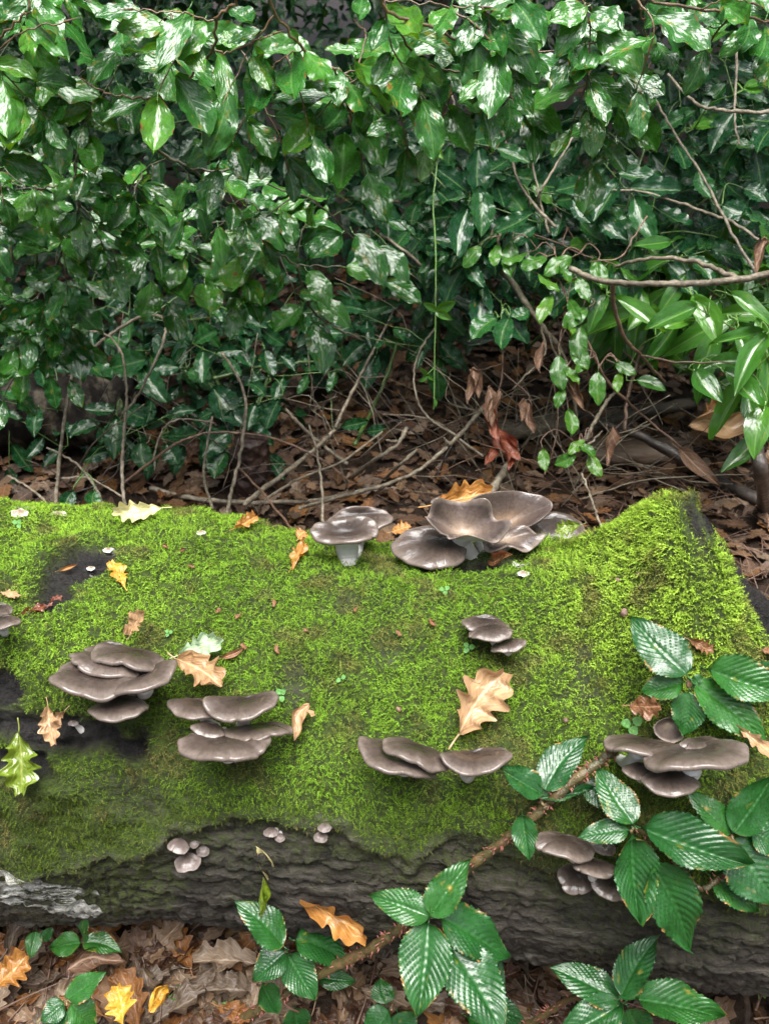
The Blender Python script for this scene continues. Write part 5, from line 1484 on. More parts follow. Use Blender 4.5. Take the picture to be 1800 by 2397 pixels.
# ------------------------------------------------------------------ oyster mushrooms
def cap_meshes(W, D, lob=1.0, cup=0.10, edge=0.07, sad=0.0, wav=0.02, th=0.07, seed=0, mat='cap', hubx=0.0, huby=0.26, k=3, stemr=0.10, notch=0.0, front_up=0.0):
    r = random.Random(seed)
    nt = 96
    p1, p2, p3 = (r.uniform(0, 6.3) for _ in range(3))
    a = np.linspace(0, 2 * np.pi, nt, endpoint=False)
    ox = W / 2 * np.cos(a) * (1 + 0.04 * np.sin(2 * a + p1) + lob * 0.035 * np.sin(3 * a + p2) + lob * 0.022 * np.sin(5 * a + p3) + 0.010 * np.sin(11 * a + p1))
    oy = D / 2 * np.sin(a) * (1 + 0.04 * np.sin(2 * a + p2) + lob * 0.04 * np.sin(3 * a + p1) + lob * 0.025 * np.sin(6 * a + p2) + 0.012 * np.sin(10 * a + p3))
    oy = np.where(oy > 0, oy * 0.85, oy)
    if notch:
        oy = oy + np.where(oy > 0, -notch * D * np.exp(-(np.cos(a) / 0.35) ** 2), 0)
    for _ in range(r.choice((0, 1, 1, 2))):
        a0 = r.uniform(3.3, 6.1)
        nick = 1 - r.uniform(0.06, 0.14) * np.exp(-((a - a0) / 0.07) ** 2)
        ox, oy = ox * nick, oy * nick
    hx, hy = hubx * W, huby * D
    th = th * W
    def ztop(rho, x, y, ang):
        z = cup * W * rho ** 1.7
        z = z - 1.5 * edge * W * np.clip((rho - 0.4) / 0.6, 0, 1) ** 2.4
        z = z + sad * W * (2 * x / W) ** 2
        z = z + wav * W * rho ** 2 * np.sin(k * ang + p3)
        z = z + 0.006 * W * rho * np.sin(5 * ang + p1 + 4 * rho) + 0.008 * W * rho ** 2 * np.sin(9 * ang + p2)
        z = z + front_up * W * np.clip(-y / D + 0.1, 0, 1) ** 2 * 2
        return z
    rings, rhos, uvs = [], [], []
    for rho in np.concatenate([np.linspace(0.03, 0.8, 11), [0.86, 0.91, 0.95, 0.98, 1.0]]):
        x, y = hx + rho * (ox - hx), hy + rho * (oy - hy)
        rings.append(np.stack([x, y, ztop(rho, x, y, a)], 1)); rhos.append(np.full(nt, rho)); uvs.append(np.stack([a / 6.2832, np.full(nt, rho)], 1))
    last = rings[-1]
    rad = np.stack([ox - hx, oy - hy], 1); rad /= np.linalg.norm(rad, axis=1, keepdims=True) + 1e-9
    for an in (35, 70, 105, 140, 170):
        s, c = math.sin(math.radians(an)), 1 - math.cos(math.radians(an))
        q = last.copy(); q[:, :2] += rad * (th * 0.42 * s); q[:, 2] -= th * 0.5 * c
        rings.append(q); rhos.append(np.full(nt, 1.0 + an / 900)); uvs.append(np.stack([a / 6.2832, np.full(nt, 1.0)], 1))
    v = np.vstack(rings)
    m = len(v)
    v = np.vstack([v, [[hx, hy, ztop(np.array(0.0), np.array(hx), np.array(hy), np.array(0.0))]]])
    j = np.arange(nt)
    tri = np.stack([j, (j + 1) % nt, np.full(nt, m)], 1)[:, ::-1]
    cap = make_mesh("cap", v, [grid_quads(len(rings), nt, True)[:, ::-1], tri[:, ::-1]], M[mat], np.vstack(uvs + [[[0, 0]]]), {"rho": np.concatenate(rhos + [[0.0]])})
    # gills run from the rolled margin down onto the stem
    gr = []
    g0 = rings[-1]
    rs = stemr * W
    nseg = 12
    for i in range(nseg):
        f = i / (nseg - 1)
        rho = 1.0 * (1 - f)
        x, y = hx + rho * (g0[:, 0] - hx), hy + rho * (g0[:, 1] - hy)
        dist = np.sqrt((x - hx) ** 2 + (y - hy) ** 2) + 1e-9
        sc = np.maximum(dist, rs) / dist
        x, y = hx + (x - hx) * sc, hy + (y - hy) * sc
        z = ztop(rho, x, y, a) - th * (1 - 0.2 * f) - 0.26 * W * f ** 2.4
        z = np.where(f == 0, g0[:, 2], z)
        z = z + np.where(np.arange(nt) % 2 == 0, 0, -0.012 * W) * math.sin(math.pi * min(1, f * 1.15 + .05))
        gr.append(np.stack([x, y, z], 1))
    gills = make_mesh("gills", np.vstack(gr), grid_quads(nseg, nt, True)[:, ::-1], M['gills'], smooth=False)
    zb = float(gr[-1][:, 2].mean())
    return cap, gills, (hx, hy, zb), rs

def mushroom(label, base_uv, caps, group=None, base_t=None, mat='cap', name="oyster_mushroom_cluster"):
    h = hit(*base_uv)
    if h: base = h[0] - h[1] * 0.01
    else: base = P(*base_uv, base_t or 1.05)
    root = thing(name, label, "mushroom", base, group)
    inv = Matrix.Translation(-base)
    for i, c in enumerate(caps):
        u0, v0, u1, v1 = c['b']
        uc, vc = (u0 + u1) / 2, (v0 + v1) / 2
        roll = math.radians(c.get('roll', 0))
        wpx, hpx = u1 - u0, v1 - v0
        t = c.get('t') or (hit_t(uc, min(vc, c.get('vmax', 9999)), 1.05) - c.get('prot', 0.02))
        W = px(wpx, t) / max(0.6, math.cos(roll)) * 0.95
        heff = px(max(0.2 * wpx, hpx - wpx * abs(math.sin(roll)) * 0.55), t)
        rd_ = ray(uc, vc).normalized()
        dep = math.asin(-rd_.z)
        kD = c.get('k', 0.68)
        D = kD * W
        if 'e' in c: e = math.radians(c['e']); D = min(1.1 * W, max(0.35 * W, heff * 0.95 / max(0.2, math.sin(dep + e))))
        else: e = math.asin(min(0.98, max(0.08, heff * 0.92 / D))) - dep
        X = Vector((1, 0, 0)); Y = Vector((0, math.cos(e), math.sin(e)))
        q = Matrix.Rotation(roll, 3, rd_)
        yaw = Matrix.Rotation(math.radians(c.get('yaw', 0)), 3, X.cross(Y))
        X = q @ (yaw @ X); Y = q @ (yaw @ Y); Z = X.cross(Y)
        cap, gills, hub, rs = cap_meshes(W, D, c.get('lob', 1.0), seed=c.get('seed', i + int(uc)), mat=c.get('mat', mat), cup=c.get('cup', 0.10), edge=c.get('edge', 0.07), sad=c.get('sad', 0.0), wav=c.get('wav', 0.03),
                                         th=c.get('th', 0.06), hubx=c.get('hubx', 0.0), huby=c.get('huby', 0.26), k=c.get('kk', 3), stemr=c.get('stemr', 0.10), notch=c.get('notch', 0.0), front_up=c.get('fu', 0.0))
        cen = P(uc, vc, t)
        m = Matrix(((X.x, Y.x, Z.x, cen.x), (X.y, Y.y, Z.y, cen.y), (X.z, Y.z, Z.z, cen.z), (0, 0, 0, 1)))
        co = link("cap", cap, root, mat4=inv @ m)
        g = link("gills", gills, co)
        top = m @ Vector((hub[0], hub[1], hub[2] + 0.002))
        bb = base
        if 'stem' in c:
            hh = hit(*c['stem'])
            if hh: bb = hh[0] - hh[1] * 0.006
        mb = MB()
        d = bb - top
        mid = top + d * 0.45 - Z * 0.12 * d.length
        top = top + Z * (0.004 if W > 0.04 else -0.8 * rs - 0.003)
        tube(mb, [top, mid, bb], rs * 1.02, max(rs * 0.72, 0.004), n=14, sides=18, knots=0.03)
        link("stem", mb.mesh("stem", M['gills'], origin=base), root)
    return root

GRP = None
mushroom("tiered oyster mushroom cluster near the left edge with an oak leaf lying on top", (320, 1572), [
    dict(b=(200, 1495, 318, 1545), roll=6, prot=0.016, cup=.08), dict(b=(210, 1500, 388, 1562), roll=10, prot=0.045, cup=.05, edge=.05, hubx=.1), dict(b=(166, 1512, 332, 1584), roll=16, prot=0.036, cup=.07),
    dict(b=(116, 1538, 322, 1640), roll=10, prot=0.045, cup=.13, k=.75), dict(b=(216, 1548, 422, 1630), roll=-16, prot=0.058, cup=.12, sad=.03), dict(b=(202, 1624, 352, 1674), roll=-2, prot=0.045, cup=.05)])
mushroom("oyster mushroom cluster left of the middle, a curled tan oak leaf leaning on it", (535, 1692), [
    dict(b=(394, 1622, 524, 1680), roll=11, prot=0.04, cup=.06), dict(b=(480, 1618, 652, 1680), roll=-4, prot=0.045, cup=.05, sad=.16, stem=(560, 1690)), dict(b=(447, 1678, 530, 1728), roll=14, prot=0.045, cup=.05),
    dict(b=(524, 1688, 686, 1720), roll=-3, prot=0.04, cup=.02, edge=.04), dict(b=(416, 1706, 638, 1768), roll=0, prot=0.06, cup=.07, sad=.05)])
mushroom("three wide oyster mushroom caps joined in a row below the large tan oak leaf", (1010, 1785), [
    dict(b=(838, 1720, 1020, 1830), roll=20, prot=0.04, cup=.14, k=.8), dict(b=(896, 1718, 1058, 1794), roll=20, prot=0.05, cup=.06), dict(b=(1026, 1746, 1202, 1804), roll=-4, prot=0.045, cup=.06, sad=.14, hubx=-.05, stem=(1085, 1812))])
mushroom("oyster mushroom cluster partly hidden by bramble leaves near the right edge", (1560, 1775), [
    dict(b=(1527, 1680, 1605, 1740), roll=0, t=hit_t(1566, 1720) - 0.01, e=28, cup=.2, mat='cap_pale', edge=.0), dict(b=(1416, 1718, 1598, 1762), roll=7, prot=0.05, cup=.03, edge=.04, stem=(1450, 1775)),
    dict(b=(1590, 1720, 1692, 1752), roll=-4, prot=0.045, cup=.05), dict(b=(1503, 1732, 1750, 1797), roll=-9, prot=0.06, cup=.09, sad=.03), dict(b=(1456, 1780, 1556, 1822), roll=4, prot=0.045, cup=.06), dict(b=(1499, 1792, 1642, 1852), roll=2, prot=0.055, cup=.05)])
mushroom("shaded oyster mushroom cluster under the bramble leaves at the lower right", (1410, 2025), [
    dict(b=(1252, 1936, 1394, 2008), roll=12, prot=0.04, cup=.05), dict(b=(1378, 1938, 1440, 2014), roll=30, prot=0.025, cup=.06), dict(b=(1340, 2004, 1450, 2046), roll=6, prot=0.045, cup=.05), dict(b=(1308, 2012, 1388, 2100), roll=22, prot=0.03, cup=.05, k=.9), dict(b=(1386, 2040, 1482, 2108), roll=14, prot=0.035, cup=.05)])
mushroom("pair of small oyster mushrooms standing alone in the moss right of the middle", (1165, 1505), [
    dict(b=(1078, 1434, 1192, 1484), roll=4, prot=0.028, cup=.10), dict(b=(1095, 1452, 1202, 1494), roll=-5, prot=0.042, cup=.03), dict(b=(1145, 1484, 1230, 1526), roll=-14, prot=0.03, cup=.04)])
mushroom("two funnel shaped oyster mushrooms on a white ribbed stem on top of the log", (812, 1315), [
    dict(b=(763, 1180, 917, 1262), roll=-6, t=hit_t(812, 1312) + 0.035, e=18, cup=.14, edge=.05, stemr=.14), dict(b=(726, 1214, 892, 1288), roll=-4, t=hit_t(812, 1312) - 0.015, e=8, cup=.26, edge=.09, huby=.08, stemr=.18, stem=(812, 1316))])
tH = hit_t(1140, 1322)
mushroom("big flower shaped oyster mushroom cluster on top of the log with upright wavy caps", (1140, 1322), [
    dict(b=(1236, 1188, 1372, 1276), roll=-4, t=tH + 0.04, e=12, cup=.05, stem=(1230, 1300)), dict(b=(1008, 1156, 1100, 1206), roll=10, t=tH + 0.06, e=25, cup=.15),
    dict(b=(1084, 1138, 1282, 1276), roll=-10, t=tH + 0.035, e=42, cup=.30, edge=.05, mat='cap_big', th=.035, lob=1.8, wav=.09, huby=-.15, stemr=.09, kk=2), dict(b=(1060, 1196, 1150, 1262), roll=14, t=tH + 0.004, e=48, cup=.22, wav=.10, kk=3, lob=1.6, th=.03, mat='cap_pale'), dict(b=(918, 1222, 1100, 1334), roll=6, t=tH - 0.012, e=12, cup=.10, wav=.05, kk=2, k=.75, hubx=.15, huby=.2),
    dict(b=(986, 1182, 1180, 1300), roll=8, t=tH - 0.012, e=22, cup=.34, edge=.03, mat='cap_pale', lob=2.2, wav=.11, kk=5, huby=-.05, stemr=.12, th=.024), dict(b=(1136, 1234, 1274, 1298), roll=-8, t=tH - 0.005, e=4, cup=.16, wav=.09, kk=4, lob=1.8, mat='cap_pale', hubx=-.2, huby=.1, th=.035)])
mushroom("oyster mushrooms cut by the left edge of the photograph", (0, 1470), [
    dict(b=(-70, 1402, 30, 1446), roll=12, prot=0.03, cup=.12), dict(b=(-60, 1434, 44, 1474), roll=-8, prot=0.045, cup=.05)])
BTN = "small oyster mushroom buttons on the bare bark"
mushroom("group of four young grey-brown mushroom buttons on the bark below the moss at the left", (450, 1995), [
    dict(b=(393, 1954, 446, 1990), roll=12, prot=0.016, cup=-.08, edge=.1, k=.9), dict(b=(405, 1986, 468, 2036), roll=-8, prot=0.014, cup=-.06, edge=.1, k=.9), dict(b=(458, 1976, 490, 2004), roll=0, prot=0.012, cup=-.1, edge=.1, k=.9), dict(b=(443, 1966, 465, 1986), roll=0, prot=0.01, cup=-.1, edge=.1, k=.9)], BTN, mat='cap_light')
mushroom("two tiny mushroom buttons on the loose bark, left of the other tiny pair", (648, 1950), [
    dict(b=(617, 1932, 652, 1954), roll=4, prot=0.012, cup=-.1, edge=.1, k=.9), dict(b=(642, 1948, 668, 1968), roll=0, prot=0.01, cup=-.1, edge=.1, k=.9)], BTN, mat='cap_light')
mushroom("two tiny mushroom buttons stacked on the loose bark with white stems", (770, 1950), [
    dict(b=(744, 1922, 776, 1944), roll=4, prot=0.012, cup=-.1, edge=.1, k=.9), dict(b=(733, 1942, 768, 1968), roll=0, prot=0.012, cup=-.1, edge=.1, k=.9)], BTN, mat='cap_light')
mushroom("tiny single mushroom on the black bark beneath the left cluster", (182, 1692), [dict(b=(158, 1684, 184, 1697), roll=2, prot=0.01, cup=-.05, edge=.08)], BTN, mat='cap_light')
for i, (u, v, w, lab) in enumerate(((45, 1200, 40, "white rimmed bracket fungus on the log's back edge at the far left"), (135, 1206, 44, "brown bracket fungus with a white rim on the log's back edge"),
                                    (252, 1287, 24, "white crumbling bracket beside the dark patch of bark"), (212, 1330, 20, "little white cup fungus in the dark patch of bark"), (1225, 1342, 28, "white crust fungus at the foot of the big cluster"), (470, 1246, 22, "white speckled bracket at the back edge right of the pale oak leaf"))):
    mushroom(lab, (u, v + 4), [dict(b=(u - w / 2, v - w * 0.3, u + w / 2, v + w * 0.25), prot=0.006, cup=.02, edge=.05, wav=.06, kk=5, mat='bracket', th=.06)], "small white brackets on the log", name="bracket_fungus")

# ------------------------------------------------------------------ bramble
def on_log(u, v, off):
    h = hit(u, v)
    return h[2] - off if h else None

THORNS = True
def bramble(label, cane_pts, r0, r1, leaves, thorns=0, extra=()):
    pts = []
    dense = catmull(cane_pts, 5 * (len(cane_pts) - 1) + 1)
    for (u, v, t) in dense:
        m = on_log(u, v, 0.022)
        pts.append(P(u, v, min(t, m) if m else t))
    root = thing("bramble", label, "bramble", pts[0], "brambles in front of the log")
    mb = MB()
    pa_ = np.array([tuple(q) for q in pts])
    for _ in range(3): pa_[1:-1] = (pa_[:-2] + pa_[1:-1] * 2 + pa_[2:]) / 4
    pts = [Vector(q) for q in pa_]
    c = tube(mb, pts, px(r0, 0.92) / 2, px(r1, 0.85) / 2, n=3 * (len(pts) - 1), sides=10, jit=0.0004, knots=0.10)
    for e in extra:
        pe = [P(*q) for q in e]
        tube(mb, pe, 0.0018, 0.0014, n=8, sides=6)
    cane = link("cane", mb.mesh("cane", M['cane'], origin=pts[0]), root)
    if thorns:
        tb = MB()
        for _ in range(thorns):
            i = random.randrange(1, len(c) - 1)
            dd = Vector(c[i + 1] - c[i]).normalized()
            f = random.random()
            p = Vector(c[i] * (1 - f) + c[i + 1] * f)
            rad = np.interp(i / len(c), [0, 1], [px(r0, 0.92) / 2, px(r1, 0.85) / 2])
            n = (rv(1)); n = (n - dd * n.dot(dd)).normalized()
            L = random.uniform(0.0015, 0.0045)
            tube(tb, [p + n * rad * 0.9, p + n * (rad + L * .6), p + n * (rad + L) - dd * L * 0.4], L * 0.28, 0.0001, n=4, sides=5)
        o = link("thorns", tb.mesh("thorns", M['thorn'], origin=pts[0]), cane)
        o["kind"] = "stuff"
    for (hub, hub_t, attach, leaflets) in leaves:
        H = P(hub[0], hub[1], hub_t)
        pm = MB()
        A = Vector(min(c, key=lambda q: (Vector(q) - H).length)) if attach is None else P(*attach)
        mid = (A + H) / 2 + to_cam(H) * 0.008 - WUP * 0.006
        tube(pm, [A, mid, H], 0.0016, 0.0012, n=10, sides=6)
        lf = link("leaf", pm.mesh("leaf", M['petiole'], origin=H), root, loc=H - Vector(root.location))
        for L in leaflets:
            b, tp, w = L[0], L[1], L[2]
            tb_ = hub_t + (L[3] if len(L) > 3 else 0.0)
            tt2 = tb_ + (L[4] if len(L) > 4 else random.uniform(-0.015, 0.02))
            for (uu, vv) in (b, tp):
                m = on_log(uu, vv, 0.012)
                if m: tb_ = min(tb_, m); tt2 = min(tt2, m - 0.012)
            B, T2 = P(*b, tb_), P(*tp, tt2)
            n = to_cam(B) * 0.6 + WUP * 0.75 + rv(0.16)
            me = random.choice(LM['bramble'])
            mm = Matrix.Translation(-H) @ frame(B, T2, n, px(w, tb_) * 0.94, WREF['bramble'])
            link("leaflet", me, lf, mat4=mm)
            tube(pm, [H, B], 0.001, 0.0008, n=3, sides=5)
    return root

bramble("long thorny bramble cane climbing from the bottom over the log, with five-part leaves",
        [(500, 2430, 1.02), (560, 2390, 1.0), (650, 2338, 0.97), (760, 2275, 0.94), (880, 2215, 0.90), (965, 2150, 0.87), (1060, 2060, 0.84), (1180, 1970, 0.82), (1262, 1900, 0.80), (1340, 1830, 0.79), (1415, 1775, 0.79), (1450, 1742, 0.80)], 27, 20,
        [((1010, 2150), 0.815, None, [[(1015, 2136), (1086, 2022), 88], [(1003, 2146), (868, 2090), 82], [(1030, 2146), (1222, 2228), 118], [(1003, 2162), (977, 2382), 128, 0, -.03], [(1048, 2215), (1182, 2432), 142, 0, -.03]]),
         ((668, 2228), 0.93, (655, 2345, 0.97), [[(660, 2212), (568, 2112), 90], [(668, 2230), (588, 2292), 78], [(672, 2232), (732, 2332), 84], [(690, 2202), (832, 2240), 104], [(612, 2300), (640, 2360), 60, 0.02]]),
         ((1265, 1868), 0.795, None, [[(1264, 1858), (1166, 1794), 72], [(1276, 1850), (1362, 1714), 90], [(1252, 1872), (1384, 1858), 44], [(1222, 1905), (1238, 2004), 64], [(1372, 1830), (1440, 1905), 70, .01]]),
         ((700, 2370), 0.98, None, [[(690, 2360), (705, 2430), 70], [(750, 2290), (830, 2300), 50]])], 420)
bramble("thick-leaved bramble spray in front of the right part of the log, ten large pleated leaflets",
        [(1830, 2030, 0.80), (1760, 2030, 0.79), (1690, 2050, 0.79), (1640, 2085, 0.80), (1585, 2020, 0.79), (1520, 1960, 0.78), (1480, 1938, 0.77)], 14, 9,
        [((1480, 1937), 0.76, None, [[(1482, 1928), (1408, 1790), 92], [(1472, 1944), (1350, 1960), 66], [(1478, 1952), (1484, 2140), 112], [(1498, 1938), (1728, 2030), 122], [(1522, 2022), (1632, 2242), 138]]),
         ((1712, 1955), 0.775, None, [[(1708, 1950), (1620, 1850), 76], [(1720, 1948), (1812, 1812), 96], [(1715, 1962), (1832, 2122), 150], [(1755, 1945), (1850, 1990), 86], [(1662, 2050), (1790, 2130), 90, .03]])], 60)
bramble("bramble leaf of five leaflets lying against the moss at the right, above the mushroom cluster",
        [(1830, 1600, 0.84), (1720, 1590, 0.83), (1640, 1600, 0.82), (1608, 1595, 0.82)], 9, 6,
        [((1608, 1596), 0.785, None, [[(1606, 1578), (1490, 1434), 118], [(1602, 1598), (1500, 1620), 76], [(1612, 1622), (1598, 1724), 84], [(1626, 1602), (1802, 1748), 112], [(1652, 1566), (1830, 1630), 108], [(1640, 1580), (1622, 1612), 24], [(1770, 1560), (1830, 1600), 60]])], 12)
bramble("bramble in the lower right corner with a thorny stem and four leaflets",
        [(1180, 2430, 0.98), (1255, 2390, 0.95), (1350, 2332, 0.90), (1455, 2335, 0.86)], 22, 10,
        [((1455, 2337), 0.85, None, [[(1455, 2330), (1536, 2192), 92], [(1450, 2346), (1285, 2262), 94], [(1482, 2340), (1696, 2380), 100], [(1452, 2352), (1300, 2432), 96], [(1470, 2360), (1520, 2450), 90]]),
         ((1100, 2400), 0.98, None, [[(1090, 2380), (1200, 2440), 90], [(1120, 2360), (1230, 2390), 80], [(1160, 2330), (1175, 2260), 40]])], 90)
bramble("small bramble shoot with three leaflets at the foot of the log on the left",
        [(190, 2268, 1.09), (192, 2240, 1.05), (195, 2208, 1.015)], 6, 5,
        [((195, 2206), 1.01, None, [[(192, 2208), (104, 2218), 56], [(197, 2208), (278, 2216), 54], [(196, 2200), (205, 2155), 46], [(85, 2180), (72, 2240), 40], [(100, 2180), (118, 2205), 36]])])
bramble("bright green bramble seedling with four leaflets among dead leaves at the lower left",
        [(150, 2440, 0.98), (152, 2400, 0.97), (155, 2350, 0.945)], 6, 5,
        [((155, 2345), 0.94, None, [[(158, 2338), (242, 2276), 62], [(150, 2348), (96, 2392), 58], [(165, 2350), (232, 2400), 78], [(155, 2355), (120, 2430), 66]])])
bramble("dark bramble leaves in shade at the bottom between the two large sprays",
        [(880, 2450, 1.0), (900, 2400, 0.98), (920, 2350, 0.97)], 9, 6,
        [((915, 2360), 0.97, None, [[(910, 2365), (840, 2440), 80], [(930, 2370), (960, 2460), 90], [(905, 2350), (890, 2290), 60]])], 10)
mb = MB()
pp = [P(1840, 1950, 0.84), P(1800, 2100, 0.86), P(1770, 2220, 0.9), P(1755, 2320, 0.96), P(1745, 2420, 1.02)]
tube(mb, pp, 0.0024, 0.0034, n=24, sides=7, jit=0.001)
tag(link("dead_cane", mb.mesh("dead_cane", M['dark_twig'], origin=pp[0]), loc=pp[0]), "thin dark bare stem rising in the lower right corner", "stem")

# little plants
def seedling(label, u, v, size, n=3, kind='seedling', t=None):
    h = hit(u, v)
    b = h[0] if h else (P(u, v, t) if t else G(u, v, 0.005))
    nrm = h[1] if h else WUP
    size *= 0.78
    top = b + (nrm * 0.5 + WUP * 0.6) * size * 0.9
    root = thing("seedling", label, "seedling", b, "seedlings")
    mb = MB(); tube(mb, [b - nrm * 0.004, (b + top) / 2 + rv(.0008), top], 0.0006, 0.0005, n=5, sides=5)
    link("stem", mb.mesh("stem", M['vine_stem'], origin=b), root)
    for i in range(n):
        a = 6.283 * i / n + random.random()
        d = (RGT * math.cos(a) + UPV * math.sin(a) * 0.8 + to_cam(top) * 0.15).normalized()
        put_leaf("leaf", random.choice(LM[kind]), root, top + d * size * 0.12, top + d * size, to_cam(top) * 0.7 + WUP * .5, size * (0.75 if kind == 'seedling' else 0.42), 'round' if kind == 'seedling' else 'creeper')
for lab, u, v, s, n in (("pale green clover seedling below the small pair of mushrooms", 1097, 1524, .0085, 3), ("pale green seedling in the moss below the big cluster", 1042, 1392, .0075, 3), ("tiny seedling at the right end of the left-middle cluster", 657, 1632, .009, 3), ("tiny round-leaved seedling in the middle of the moss", 800, 1596, .007, 2),
                        ("tiny seedling near the grey-green oak leaf", 398, 1487, .006, 3), ("tiny seedling near the back edge on the left", 45, 1236, .008, 3), ("pale seedling on the stub left of its top", 1424, 1226, .009, 3), ("small leafy seedling right under the tan leaf beside the bramble", 1472, 1708, .014, 3)):
    seedling(lab, u, v, s, n)
for lab, u, v, s, n in (("green goosegrass sprig among the dead leaves at the bottom", 430, 2352, .02, 6), ("second goosegrass sprig at the bottom, right of the first", 545, 2372, .016, 5), ("little weed standing in the lower right corner", 1775, 2330, .022, 6)):
    seedling(lab, u, v, s, n, 'creeper')

# ------------------------------------------------------------------ oak leaves lying on the log and in front of it
def oak(label, b, t, w, mat, seed, lift=0.006, nh=None, tb=None, tt=None, cat="leaf", kind='oak', curl=False):
    hb, ht = hit(*b), hit(*t)
    B = P(*b, tb) if tb else (hb[0] + hb[1] * lift if hb else P(*b, (ht[2] if ht else 1.1)))
    T2 = P(*t, tt) if tt else (ht[0] + ht[1] * lift * 1.6 if ht else P(*t, (hb[2] if hb else 1.1)))
    n = Vector(nh) if nh else (hb[1] if hb else WUP) + to_cam(B) * 0.25 + rv(0.08)
    me = curled("oak_leaf", seed, M[mat]) if curl else leaf_mesh("oak_leaf", kind, seed, M[mat], 40, 8, 0.22)
    o = put_leaf("oak_leaf", me, None, B, T2, n, px(w, depth(B)) * (1.5 if curl else 1.0), 'oak')
    return tag(o, label, cat, "oak leaves fallen on the log")
M['oak_tan'] = oak_mat("oak_leaf_tan", (0.60, 0.37, 0.19), (0.5, 0.29, 0.14), (0.8, 0.56, 0.32))
M['oak_pale'] = oak_mat("oak_leaf_pale", (0.95, 0.86, 0.42), (0.85, 0.76, 0.36), (1, 0.95, 0.5))
M['oak_grey'] = oak_mat("oak_leaf_grey_green", (0.50, 0.66, 0.42), (0.42, 0.60, 0.36), (0.8, 0.85, 0.55), rough=.6, coat=.05)
M['oak_yellow'] = oak_mat("oak_leaf_yellow", (0.78, 0.45, 0.05), (0.66, 0.34, 0.04))
M['oak_orange'] = oak_mat("oak_leaf_orange", (0.62, 0.30, 0.075), (0.5, 0.22, 0.05), (0.8, 0.46, 0.15))
M['oak_brown'] = oak_mat("oak_leaf_brown", (0.30, 0.14, 0.055), (0.24, 0.10, 0.04))
M['oak_green'] = oak_mat("oak_leaf_green_yellow", (0.22, 0.30, 0.02), (0.14, 0.25, 0.02), (0.36, 0.4, 0.08), coat=.6, rough=.25)
M['oak_red'] = oak_mat("oak_leaf_red", (0.24, 0.07, 0.03), (0.18, 0.05, 0.025), coat=.6, rough=.25)

oak("large tan oak leaf lying upright on the moss above the row of three mushrooms", (1066, 1722), (1176, 1588), 118, 'oak_tan', 401, 0.010)
oak("pale yellow-green oak leaf on the log's back edge at the left", (385, 1212), (264, 1236), 50, 'oak_pale', 402, 0.012, nh=(0.1, -0.8, 0.55))
oak("long tan oak leaf lying across the top of the left mushroom cluster", (285, 1500), (384, 1470), 46, 'oak_tan', 403, 0.03, nh=(0, -.5, .8))
oak("grey-green upturned oak leaf between the two left clusters", (428, 1538), (520, 1512), 62, 'oak_grey', 404, 0.012, nh=(-.1, -.75, .6))
oak("curled tan oak leaf leaning on the cluster left of the middle", (436, 1572), (520, 1632), 78, 'oak_tan', 405, 0.02)
oak("small yellow oak leaf on the moss near the left dark patch", (284, 1372), (262, 1330), 44, 'oak_yellow', 406, 0.006)
oak("wet red-brown oak leaf in the moss by the left edge", (54, 1444), (118, 1430), 26, 'oak_red', 407, 0.004)
oak("second wet red-brown leaf a little above, near the dark patch", (112, 1425), (150, 1398), 22, 'oak_red', 417, 0.004)
oak("yellow-green oak leaf hanging in front of the black bark at the left edge", (44, 1712), (50, 1856), 84, 'oak_green', 408, tb=hit_t(44, 1712) - .03, tt=hit_t(44, 1712) - .035, nh=(0.1, -1, .35))
oak("tan oak leaf hanging below the left mushroom cluster", (112, 1652), (128, 1742), 48, 'oak_tan', 409, tb=hit_t(112, 1652) - .03, tt=hit_t(112, 1652) - .035, nh=(0.2, -1, .4))
oak("upper folded tan leaf under the left mushroom cluster", (150, 1640), (95, 1665), 40, 'oak_tan', 419, 0.022, nh=(0.2, -1, .5))
oak("pale dead leaf hanging in the moss between two clusters", (722, 1668), (700, 1742), 34, 'oak_tan', 410, 0.014, curl=True)
oak("narrow pale dead leaf right beside the hanging one", (722, 1662), (748, 1700), 22, 'oak_tan', 420, 0.014, curl=True)
oak("orange oak leaf hanging on the bramble in front of the bark", (700, 2104), (857, 2194), 62, 'oak_orange', 411, tb=0.90, tt=0.89, nh=(-.1, -.8, .6))
oak("tan oak leaf lying over the mushrooms below the right bramble leaf", (1440, 1690), (1576, 1650), 62, 'oak_brown', 412, 0.03, nh=(.1, -.75, .6))
oak("curled orange oak leaf standing behind the big flower shaped cluster", (1010, 1182), (1150, 1150), 70, 'oak_orange', 413, tb=tH + 0.05, tt=tH + 0.07, nh=(.1, -.6, .8))
oak("small brown leaf stuck in the moss left of the twin mushrooms", (682, 1342), (702, 1288), 36, 'oak_orange', 414, 0.008)
oak("small oval reddish leaf in the moss beside the grey-green leaf", (524, 1540), (572, 1526), 26, 'oak_brown', 415, 0.005, kind='laurel')
oak("brown leaf in the moss above the right bramble leaf", (1614, 1496), (1668, 1522), 32, 'oak_brown', 416, 0.006)
oak("tan leaf hanging from the right end of the right cluster", (1712, 1742), (1762, 1775), 34, 'oak_tan', 421, 0.03, nh=(0, -.8, .6))
oak("orange leaf at the right edge by the bramble", (1770, 1530), (1815, 1550), 34, 'oak_brown', 422, 0.006)
oak("yellowish narrow leaf hanging on the bark left of the orange leaf", (602, 1992), (622, 2075), 30, 'oak_pale', 423, 0.008, nh=(.6, -1, .1), curl=True)
oak("olive narrow leaf hanging below the yellowish one on the bark", (610, 2060), (622, 2125), 22, 'oak_green', 424, 0.008, nh=(.6, -1, .1), curl=True)
oak("green curled leaf lying at the foot of the mossy stub", (1375, 1252), (1302, 1246), 40, 'oak_green', 425, 0.014, nh=(0, -.6, .8))
